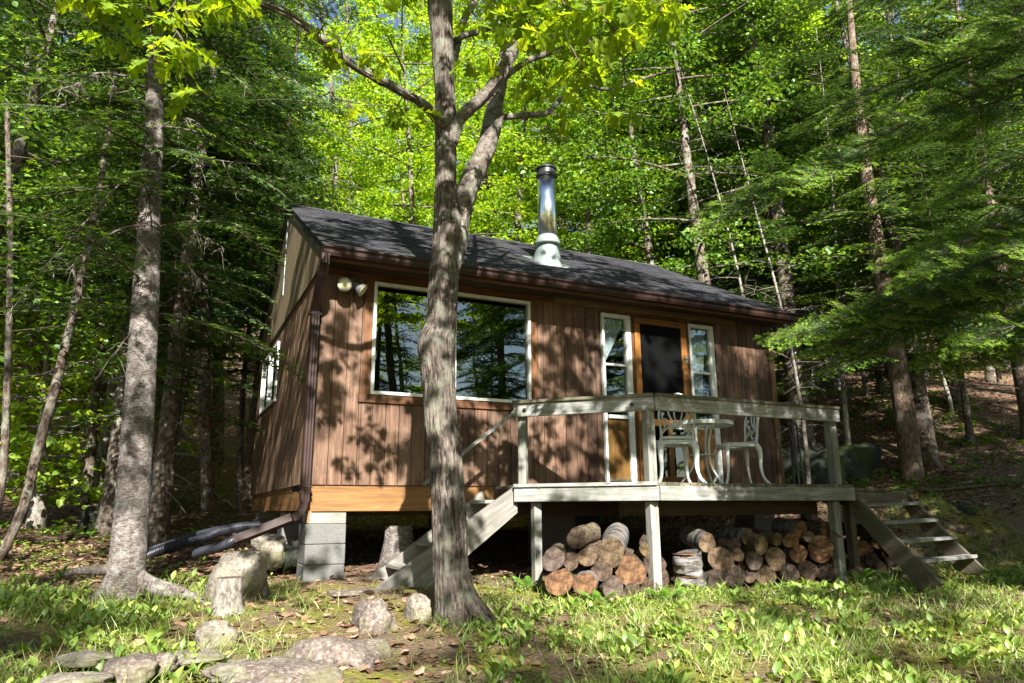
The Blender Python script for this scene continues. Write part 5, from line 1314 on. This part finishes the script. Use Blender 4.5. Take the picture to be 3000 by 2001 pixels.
dead([(470, 180, 5), (560, 170, 4), (640, 190, 3), (720, 250, 2)], YS, -.3, 20)
obuild(db, 'dead_branches', 'dead_twig', spr, PO)

def spray(parent, off, name, boughs, seed, tw, cl, clump, wid, wr=.3, mat='fir', stem='fine_twig', lift=0., nrm_j=.3, fine=False, roll=.0):
    """boughs: (start, tip, droop) -> flat conifer sprays between world points"""
    rg = np.random.default_rng(seed); BB = []; AA = []; NN = []; TT = []; m = MB()
    for a, b, dr_ in boughs:
        a, b = V(a), V(b); d = b-a; L = d.length; x = d.normalized(); kr = roll*rg.uniform(.5, 1.6); up = V((rg.normal(0, .2)-.43*kr, rg.normal(0, .2)-.9*kr, 1)); y = up.cross(x).normalized(); z = x.cross(y)
        R = np.array(Matrix((x, y, z)).transposed()); B, A, stems, tf = bough_points(L, rg, 0, tw, cl, wid, fine=fine)
        f = B[:, 0]/L; B = B.copy(); B[:, 2] += dr_*4*f*(1-f)*L
        BB.append(B@R.T+np.array(a)); AA.append(A@R.T); TT.append(tf); NN.append(np.tile(R[:, 2], (len(B), 1))+rg.normal(0, nrm_j, (len(B), 3)))
        pts = [(q*L, 0, dr_*4*q*(1-q)*L) for q in np.linspace(0, 1, 9)]
        m.tube([V(R@np.array(p)+np.array(a)) for p in pts], [(.004 if fine else .012)*(1-t)**.7*min(1, L)+.0015 for t in np.linspace(0, 1, 9)], 6)
        for s in stems[1:]:
            q = []
            for p in s: p = np.array(p, float); g = p[0]/L; p[2] += dr_*4*g*(1-g)*L; q.append(V(R@p+np.array(a)))
            m.tube(q, [.0028, .001], 3)
    B = np.concatenate(BB); A = np.concatenate(AA); N2 = np.concatenate(NN); n = len(B)
    s3 = np.stack([rg.uniform(.75, 1.25, n)*clump, np.full(n, clump*wr), np.ones(n)], 1)
    v, f = scatter(*NEEDLE, B, frames(A, N2), s3)
    o = link(bpy.data.objects.new(name, np_mesh(name, v, f, M[mat], rnd=rg.random(n), tip=np.concatenate(TT))), parent); o.location = -off
    o = m.build('boughs', M[stem], parent); o.location = -off
rb = random.Random(9); bl = []
for (z, az, L) in [(z, az, L) for z in np.arange(1.5, 6.4, .26) for az, L in ((rb.uniform(2.2, 4.4), rb.uniform(1.0, 2.2)), (rb.uniform(.2, 1.9), rb.uniform(.9, 1.9)), (rb.uniform(2.5, 3.8), rb.uniform(.8, 2.0)))]:
    if rb.random() < .22: continue
    k = int(np.argmin([abs(q[2]-z) for q in path])); p = V(path[k][:3]); d = V((math.cos(az), math.sin(az), rb.uniform(-.25, .12)))
    bl.append((p, p+d*L, rb.uniform(.0, .08)))
for z in np.arange(2.3, 5.2, .13):                       # shorter boughs on the near side veil the upper trunk
    az = rb.uniform(-3.0, -.3); L = rb.uniform(.5, 1.25); k = int(np.argmin([abs(q[2]-z) for q in path])); p = V(path[k][:3]); bl.append((p, p+V((math.cos(az), math.sin(az), rb.uniform(-.5, -.05)))*L, rb.uniform(.02, .1)))
spray(spr, PO, 'crown', bl, 31, .05, .022, .045, .5, .36, 'fir', roll=.25)

# ------------------------------------------------------------------ fir boughs reaching in from the right, hemlock behind the stairs
fb = at(3420, 1520, D=6.6)
fir = thing('fir_tree', 'fir reaching in from the right edge with drooping bright-tipped boughs', 'tree', (fb.x, fb.y, H(fb.x, fb.y))); FO = fir.location.copy()
m = MB(); m.tube([FO+V((0, 0, -.3+.6*i)) for i in range(18)], [.15*(1-i/19)+.01 for i in range(18)], 20, dr=scaly); obuild(m, 'trunk', 'spruce_bark', fir, FO)
FB = []; MAINS = []
for (x0, y0, D0, x1, y1, D1, s) in [
    (3300, 120, 6.4, 2041, 680, 5.6, .03), (3250, 560, 6.2, 2647, 812, 4.9, .03), (3300, 760, 6.6, 2249, 1010, 6.0, .03), (3200, -20, 6.0, 2912, 60, 4.6, .02), (3300, 800, 6.8, 2360, 1040, 6.4, .02),
    (3300, 60, 6.6, 2365, 352, 6.2, .04), (3300, 880, 6.8, 2720, 1060, 6.2, .02), (3300, 640, 6.6, 2480, 930, 6.2, .02), 
    (3300, -60, 6.8, 2560, 180, 6.3, .03), (3300, 340, 6.0, 2760, 600, 5.2, .03), (3300, 930, 6.8, 2900, 1070, 6.0, .02), (3300, -160, 6.6, 2450, 20, 6.4, .03), (3300, 880, 6.2, 2820, 1010, 5.4, .02), (3300, 200, 7.2, 2600, 420, 7.0, .03)]:
    a, b = at(x0, y0, D=D0), at(x1, y1, D=D1); L = (b-a).length; d = (b-a).normalized(); side = d.cross(V((0, 0, 1))).normalized()
    mid = lambda t: a.lerp(b, t)+V((0, 0, s*4*t*(1-t)*L))
    MAINS.append([(*mid(t), .013*(1-t)**.8+.003) for t in np.linspace(0, 1, 14)])
    FB.append((mid(.80), b, .0)); t = .22; sg = 1
    while t < .97:                                        # side boughs, alternating, drooping a little
        l = min(.85, .16+(1-t)*L*.62)*rb.uniform(.75, 1.15); p = mid(t); e = p+(d*1.0+side*sg*rb.uniform(.4, 1.0)+V((0, 0, rb.uniform(-.38, .25)))).normalized()*l
        FB.append((p, e, rb.uniform(0, .04))); sg = -sg; t += .095/L*rb.uniform(.8, 1.6)
m = MB()
for q in MAINS: m.tube([p[:3] for p in q], [p[3] for p in q], 8)
obuild(m, 'limbs', 'wood_bark', fir, FO)
spray(fir, FO, 'crown', FB, 41, .042, .03, .02, .42, .27, 'fir', nrm_j=.3, fine=True, roll=1.1)
YH = 1.0
hb = at(2682, 1462, Y=YH)
hem = thing('hemlock_tree', 'leaning reddish hemlock trunk behind the top of the right stairs', 'tree', hb); HO = hb.copy()
hp = px_path([(2686, 1500, 42), (2682, 1462, 34), (2672, 1380, 31), (2660, 1290, 30), (2648, 1200, 29), (2634, 1110, 28), (2610, 960, 26), (2575, 760, 22), (2545, 560, 18), (2520, 360, 15), (2500, 160, 11), (2480, -100, 6)], YH, step=.06)
m = MB(); m.tube([q[:3] for q in hp], [q[3] for q in hp], 28, True, dr=lambda L, a, r: furrow(L+2, a, r)*.8); obuild(m, 'trunk', 'hemlock_bark', hem, HO)
bl = []
for z in np.arange(2.1, 8.2, .2):
    k = int(np.argmin([abs(q[2]-z) for q in hp])); p = V(hp[k][:3])
    for _ in range(3):
        az = rb.uniform(0, 6.28); L = rb.uniform(1., 2.5)*(1-(z-2)/9); bl.append((p, p+V((math.cos(az), math.sin(az), rb.uniform(-.4, 0)))*L, rb.uniform(.02, .1)))
spray(hem, HO, 'crown', bl, 43, .08, .032, .06, .45, .4, 'fir')
# dark spruce standing beyond the left rear corner of the cabin, its boughs hanging over the maples
YD = 4.2
db_ = at(590, 1440, Y=YD); dsp = thing('spruce_tree', 'thin dark spruce behind the left wall, its boughs drooping over the roof ridge', 'tree', (db_.x, db_.y, H(db_.x, db_.y))); DO2 = dsp.location.copy()
dp = px_path([(610, 1500, 20), (604, 1300, 18), (598, 1000, 16), (590, 700, 14), (584, 400, 12), (584, 100, 10), (590, -300, 6)], YD, step=.1)
m = MB(); m.tube([q[:3] for q in dp], [q[3] for q in dp], 14, True, dr=scaly); obuild(m, 'trunk', 'wood_bark', dsp, DO2)
bl = []
for z in np.arange(2.6, 9.5, .2):
    k = int(np.argmin([abs(q[2]-z) for q in dp])); p = V(dp[k][:3])
    for _ in range(3):
        az = rb.uniform(-1.6, 1.2) if rb.random() < .7 else rb.uniform(1.5, 4.5); L = rb.uniform(1.2, 3.0)*min(1, (z-1)/4); bl.append((p, p+V((math.cos(az), math.sin(az), rb.uniform(-.6, -.15)))*L, rb.uniform(.02, .12)))
spray(dsp, DO2, 'crown', bl, 47, .08, .036, .07, .5, .4, 'needle')

# ------------------------------------------------------------------ ground cover
def pick(n, x0, x1, y0, y1, dens):
    out = []
    while sum(len(o) for o in out) < n:
        x = rng.uniform(x0, x1, n); y = rng.uniform(y0, y1, n); k = rng.random(n) < dens(x, y); out.append(np.stack([x[k], y[k]], 1))
    return np.concatenate(out)[:n]
def nz2(x, y, s=1., o=0.):
    return np.array([mn.noise(V((a*s+o, b*s, o*.7))) for a, b in zip(x, y)])
def lane(x, y):          # bare trodden litter from the bottom edge up to the block pier
    cx = -.15+.25*(y+3); return np.exp(-((x-cx)/(.75+.12*np.clip(y+4, 0, 4)))**2)*(y < .4)
def under(x, y): return ((x > -.1) & (x < 6.3) & (y > -.35)) | ((x > 1.9) & (x < 6.9) & (y > -1.62))
def herb_d(x, y):
    d = np.where(x > .35, 1.0, .0)*np.clip((-1.35-y)/.5, 0, 1)*.9 + np.where(x < -.9, .9, 0.)*np.clip((1.2-y)/1.5, 0, 1)*np.clip((y+3.6)/1.2, .25, 1)
    d = d*(1-.93*lane(x, y))*(.12+.88*np.clip(nz2(x, y, 1.5, 3.)*3.2+.45, 0, 1))
    d = d*np.where((x > 4.3) & (y < -2.2), .55, 1.)
    return np.where(under(x, y), 0, d)
hl = [(0, 0), (.12, .10), (.3, .2), (.52, .23), (.75, .16), (.92, .06), (1, 0)]
HERB = ([(x, 0, .35*x-.42*x*x) for x, y in hl]+[(x, y, .35*x-.42*x*x+.30*y) for x, y in hl]+[(x, -y, .35*x-.42*x*x+.30*y) for x, y in hl], [(i, i+1, 7+i+1, 7+i) for i in range(6)]+[(i+1, i, 14+i, 14+i+1) for i in range(6)])
def herbs(name, n, area, dens, size, el, label, kmax=4, mat='herb'):
    p = pick(n, *area, dens); P = []; A = []; S = []; Nn = []
    z = hgt(p[:, 0], p[:, 1])
    for (x, y), zz in zip(p, z):
        k = random.randint(2, kmax); a0 = random.uniform(0, 6.28); sz = random.uniform(*size)
        for j in range(k):
            a = a0+j*6.28/k+random.uniform(-.5, .5); e = random.uniform(*el)
            P.append((x+.012*math.cos(a), y+.012*math.sin(a), zz+random.uniform(0, .05))); A.append((math.cos(a), math.sin(a), e)); Nn.append((-math.cos(a)*e*.8+random.gauss(0, .2), -math.sin(a)*e*.8+random.gauss(0, .2), 1)); S.append(sz*random.uniform(.7, 1.15))
    P = np.array(P); v, f = scatter(*HERB, P, frames(np.array(A), np.array(Nn)), np.array(S)); q = len(HERB[1])
    o = link(bpy.data.objects.new(name, np_mesh(name, v, f, M[mat], rnd=np.repeat(rng.random(len(P)), q), smooth=True))); tag(o, label, 'plants', kind='stuff')
herbs('ground_cover', 3900, (-6, 9.5, -5.4, 1.6), herb_d, (.028, .105), (.35, 2.2), 'broad-leaved lily-like green plants covering the forest lawn')
def strip_d(x, y):
    return np.where((y > -2.25) & (y < -1.6) & (x > 1.4), .9, .0) + np.where((x > 1.2) & (x < 2.2) & (y > -1.8) & (y < -.7), .6, 0) + .10*(1-lane(x, y))*(~under(x, y)) + np.where((x < -1.2) & (y > -2.5), .25, 0)*(~under(x, y))
herbs('ground_cover', 3600, (-6, 9.5, -5., 5), strip_d, (.03, .07), (.05, .8), 'small round-leaved green plants along the foot of the woodpile', 5)
def wood_d(x, y): return np.where((y > 2) | (x > 7.3) | (x < -4), .35, 0.)*np.where(x > 7, 2.2, 1.)*np.clip(nz2(x, y, .5, 9.)*4+.2, 0, 1)*(~under(x, y))
herbs('undergrowth', 2600, (-9, 15, -3, 16), wood_d, (.08, .2), (.1, .8), 'scattered low green plants on the floor of the wood', 4, 'maple_dark')
# grass blades
def grass_d(x, y):
    c = np.clip(nz2(x, y, 2.3, 17.)*4.+.1, 0, 1); return (.12+.88*c)*np.where((y < .2) & ~under(x, y), 1, 0)*(1-.95*lane(x, y))*np.where(x < -3.5, .5, 1.)
p = pick(42000, -6, 9.5, -5.2, .4, grass_d); n = len(p); z = hgt(p[:, 0], p[:, 1])
BL = ([(0, -.5, 0), (.45, -.42, 0), (.8, -.25, -.1), (1, 0, -.28), (.8, .25, -.1), (.45, .42, 0), (0, .5, 0)], [(0, 1, 5, 6), (1, 2, 4, 5)])
BL = ([(0, -.5, 0), (.4, -.4, .03), (.75, -.25, -.05), (1, 0, -.26), (.75, .25, -.05), (.4, .4, .03), (0, .5, 0)], [(0, 1, 5, 6), (1, 2, 4, 5), (2, 3, 3, 4)])
BL = (BL[0][:3]+[(1, -.06, -.26), (1, .06, -.26)]+BL[0][4:], [(0, 1, 6, 7), (1, 2, 5, 6), (2, 3, 4, 5)])
A = rnd_dir(n, 1.6, .6); L = rng.gamma(3., .022, n)+.03
v, f = scatter(*BL, np.stack([p[:, 0], p[:, 1], z-.005], 1), frames(A, rnd_dir(n, .3, .3)), np.stack([L, np.full(n, .0035)+L*.012, L], 1))
o = link(bpy.data.objects.new('grass', np_mesh('grass', v, f, M['grass'], rnd=np.repeat(rng.random(n), 3)))); tag(o, 'thin tufts of grass growing through moss and litter', 'grass', kind='stuff')
# fallen leaves
def lit_d(x, y):
    return np.where(y > .3, .8, .22)*np.where((x > 7.0), 1.6, 1.)*np.where(under(x, y), .25, 1)+lane(x, y)*.15
LF = ([(0, 0, 0), (.3, .34, .08), (.75, .25, .0), (1, 0, .12), (.75, -.25, .1), (.3, -.34, 0)], [(0, 3, 2, 1), (0, 5, 4, 3)])
p = np.concatenate([pick(16000, -5, 11, -4.5, 6, lit_d), pick(16000, -12, 20, 2, 22, lambda x, y: np.where(under(x, y), 0, 1.)), pick(3500, 6.5, 11, -3, 4, lambda x, y: np.ones_like(x))]); n = len(p); z = hgt(p[:, 0], p[:, 1])
v, f = scatter(*LF, np.stack([p[:, 0], p[:, 1], z+rng.uniform(.002, .02, n)], 1), frames(rnd_dir(n, 0, .18), np.stack([rng.normal(0, .35, n), rng.normal(0, .35, n), np.ones(n)], 1)), rng.uniform(.035, .1, n))
o = link(bpy.data.objects.new('leaf_litter', np_mesh('leaf_litter', v, f, M['litter'], rnd=np.repeat(rng.random(n), 2)))); tag(o, 'brown dead leaves lying over the ground', 'leaf litter', kind='stuff')
# needles and small chips on the trodden ground
p = pick(26000, -3, 8, -5, 0, lambda x, y: .25+.75*lane(x, y)); n = len(p); z = hgt(p[:, 0], p[:, 1])
v, f = scatter(*NEEDLE, np.stack([p[:, 0], p[:, 1], z+rng.uniform(.001, .01, n)], 1), frames(rnd_dir(n, 0, .15), np.tile([0, 0, 1.], (n, 1))+rng.normal(0, .3, (n, 3))), np.stack([rng.uniform(.01, .045, n), rng.uniform(.0025, .008, n), np.ones(n)], 1))
o = link(bpy.data.objects.new('needle_litter', np_mesh('needle_litter', v, f, M['litter'], rnd=rng.random(n)))); tag(o, 'dry needles and chips strewn over the trodden ground', 'litter', kind='stuff')
n = 170; q = np.stack([rng.uniform(5.82, 6.9, n), rng.uniform(-1.2, -.3, n), rng.uniform(-.022, .01, n)], 1)
v, f = scatter(*LF, q, frames(rnd_dir(n, 0, .18), np.stack([rng.normal(0, .35, n), rng.normal(0, .35, n), np.ones(n)], 1)), rng.uniform(.04, .1, n))
o = link(bpy.data.objects.new('leaf_litter', np_mesh('leaf_litter', v, f, M['litter'], rnd=np.repeat(rng.random(n), 2)))); tag(o, 'dead leaves drifted on the landing of the right stairs', 'leaf litter', kind='stuff')
# ferns
def fern(x, y, s, label, az0=0.):
    t = thing('fern', label, 'fern', (x, y, H(x, y)), 'ferns along the woodpile')
    P = []; A = []; Nn = []; S = []; m = MB(); r = random.Random(int(x*91))
    for k in range(6):
        a = az0+k*1.05+r.uniform(-.3, .3); L = s*r.uniform(.75, 1.1); d = np.array([math.cos(a), math.sin(a)]); pts = []
        for i in range(25):
            t_ = i/24; rr_ = L*.75*t_; zz = L*(1.0*t_-.62*t_*t_); pts.append((d[0]*rr_, d[1]*rr_, zz))
        m.tube(pts, [.003*(1-.8*i/24) for i in range(25)], 5)
        for i in range(4, 25):
            t_ = i/24; w = L*.26*math.sin(math.pi*min(1, (t_-.08)*.95+.12))**.8*(1.12-t_)
            for sd in (-1, 1): P.append(pts[i]); A.append((-d[1]*sd+d[0]*.35, d[0]*sd+d[1]*.35, -.1)); Nn.append((-d[0]*.3, -d[1]*.3, 1)); S.append((w, w*.38, w))
    st_ = m.build('stem', M['fernleaf'], t)
    v, f = scatter([(0, -.35, 0), (.4, -.5, 0), (1, 0, -.08), (.4, .5, 0), (0, .35, 0)], [(0, 1, 2, 3, 4)], np.array(P), frames(np.array(A), np.array(Nn, float)), np.array(S))
    link(bpy.data.objects.new('fronds', np_mesh('fronds', v, f, M['fernleaf'], rnd=rng.random(len(P)))), t)
for px, Yp, s, lb in ((1752, -1.72, .36, 'arching fern in front of the purplish grey log of the left pile'), (1945, -1.95, .30, 'fern at the foot of the middle deck post'), (1545, -.9, .28, 'dark fern left of the left deck post'), (2515, -1.6, .34, 'fern in front of the white birch logs right of the deck post'), (2610, -1.75, .3, 'narrow fern at the foot of the right stair stringer'), (2310, -1.85, .2, 'low fern before the middle woodpile')):
    p = at(px, 1700, Y=Yp); fern(p.x, Yp, s, lb)
def stick(pa, pb, r, label):
    a, b = pa, pb; m = MB(); d = b-a
    pts = [a+d*t+V((0, 0, .0))+V((random.gauss(0, .015), random.gauss(0, .015), 0)) for t in np.linspace(0, 1, 7)]
    for q in pts: q.z = H(q.x, q.y)+r*.8+.01
    m.tube([q-a for q in pts], [r*(1-.5*i/6) for i in range(7)], 8); o = m.build('fallen_stick', M['log_bark']); o.location = a; tag(o, label, 'stick')
stick(V((4.0, -2.2, 0)), V((5.1, -2.3, 0)), .012, 'thin fallen stick on the grass in front of the right woodpile')
stick(V((-.5, -3.6, 0)), V((.2, -3.5, 0)), .008, 'thin twig lying at the bottom edge below the ledge rock')
stick(V((-1.3, .3, 0)), V((-.45, .75, 0)), .02, 'fallen stick lying behind the big pale boulder')
stick(V((-3.8, 3.6, 0)), V((-2.2, 4.4, 0)), .06, 'rotten fallen log in the wood at the left')
stick(V((8.8, .9, 0)), V((11.2, -.3, 0)), .04, 'bare fallen branch on the bank at the right edge')
"""young trees at the left edge"""
for pts, Yp, lb, mt in (([(0, 1640, 13), (70, 1480, 14), (105, 1340, 14), (150, 1180, 13), (190, 1020, 12), (240, 800, 10), (300, 500, 8), (340, 200, 6)], 1.4, 'slim young tree leaning right at the left edge', 'wood_bark'),
                        ([(-20, 1560, 10), (8, 1400, 10), (18, 1200, 10), (25, 1000, 9), (30, 700, 8), (20, 300, 6)], 1.9, 'straight thin young tree on the very left edge', 'wood_bark'),
                        ([(478, 1560, 15), (495, 1400, 15), (500, 1200, 14), (505, 1000, 13), (512, 700, 11), (520, 300, 9)], 5.5, 'dark trunk close behind the big spruce, right side', 'wood_bark'),
                        ([(246, 1480, 14), (262, 1360, 14), (275, 1180, 13), (292, 1000, 12), (305, 800, 11), (310, 400, 9)], 5.8, 'mossy trunk in the wood, left one of a close pair', 'wood_bark'),
                        ([(280, 1475, 13), (300, 1340, 13), (318, 1200, 12), (340, 1050, 11), (352, 800, 9)], 6.2, 'leaning trunk in the wood, right one of a close pair', 'pale_bark'),
                        ([(700, 1500, 8), (705, 1300, 8), (715, 1100, 7), (735, 900, 6), (748, 600, 5)], 7.5, 'thin dark stem beside the rear corner of the left wall', 'wood_bark'),
                        ([(2480, 1230, 15), (2455, 1150, 14), (2437, 1000, 13), (2420, 800, 12), (2400, 400, 9)], 5.6, 'pale trunk rising behind the right deck rail', 'pale_bark'),
                        ([(2290, 1380, 16), (2285, 1200, 14), (2280, 1050, 13), (2262, 800, 12), (2250, 400, 9), (2240, 100, 7)], 7.4, 'sunlit trunk just beyond the right corner of the cabin', 'pale_bark')):
    sp = px_path(pts, Yp, step=.12); b = V(sp[0][:3]); t = thing('slender_tree', lb, 'tree', b)
    m = MB(); m.tube([q[:3] for q in sp], [q[3] for q in sp], 14, dr=scaly); o = m.build('trunk', M[mt], t); o.location = -b
    BP = []; NP = []; m = MB()
    for q in sp[len(sp)//3::2]:
        p = V(q[:3]); a = random.uniform(0, 6.28); e = p+V((math.cos(a), math.sin(a), .15))*random.uniform(.4, 1.1); m.tube([p, e], [.007, .002], 4)
        k = 34; u = rng.normal(0, .22, (k, 2)); BP.append(np.stack([e.x+u[:, 0], e.y+u[:, 1], e.z+rng.normal(0, .05, k)], 1))
    o = m.build('branches', M['fine_twig'], t); o.location = -b
    P = np.concatenate(BP); n = len(P); v, f = scatter(*MAPLE, P, frames(rnd_dir(n, -.3, .3), np.tile([0, 0, 1.], (n, 1))+rng.normal(0, .35, (n, 3))), rng.uniform(.05, .09, n))
    o = link(bpy.data.objects.new('crown', np_mesh('crown', v, f, M['maple_dark'], rnd=np.repeat(rng.random(n), len(MAPLE[1])))), t); o.location = -b
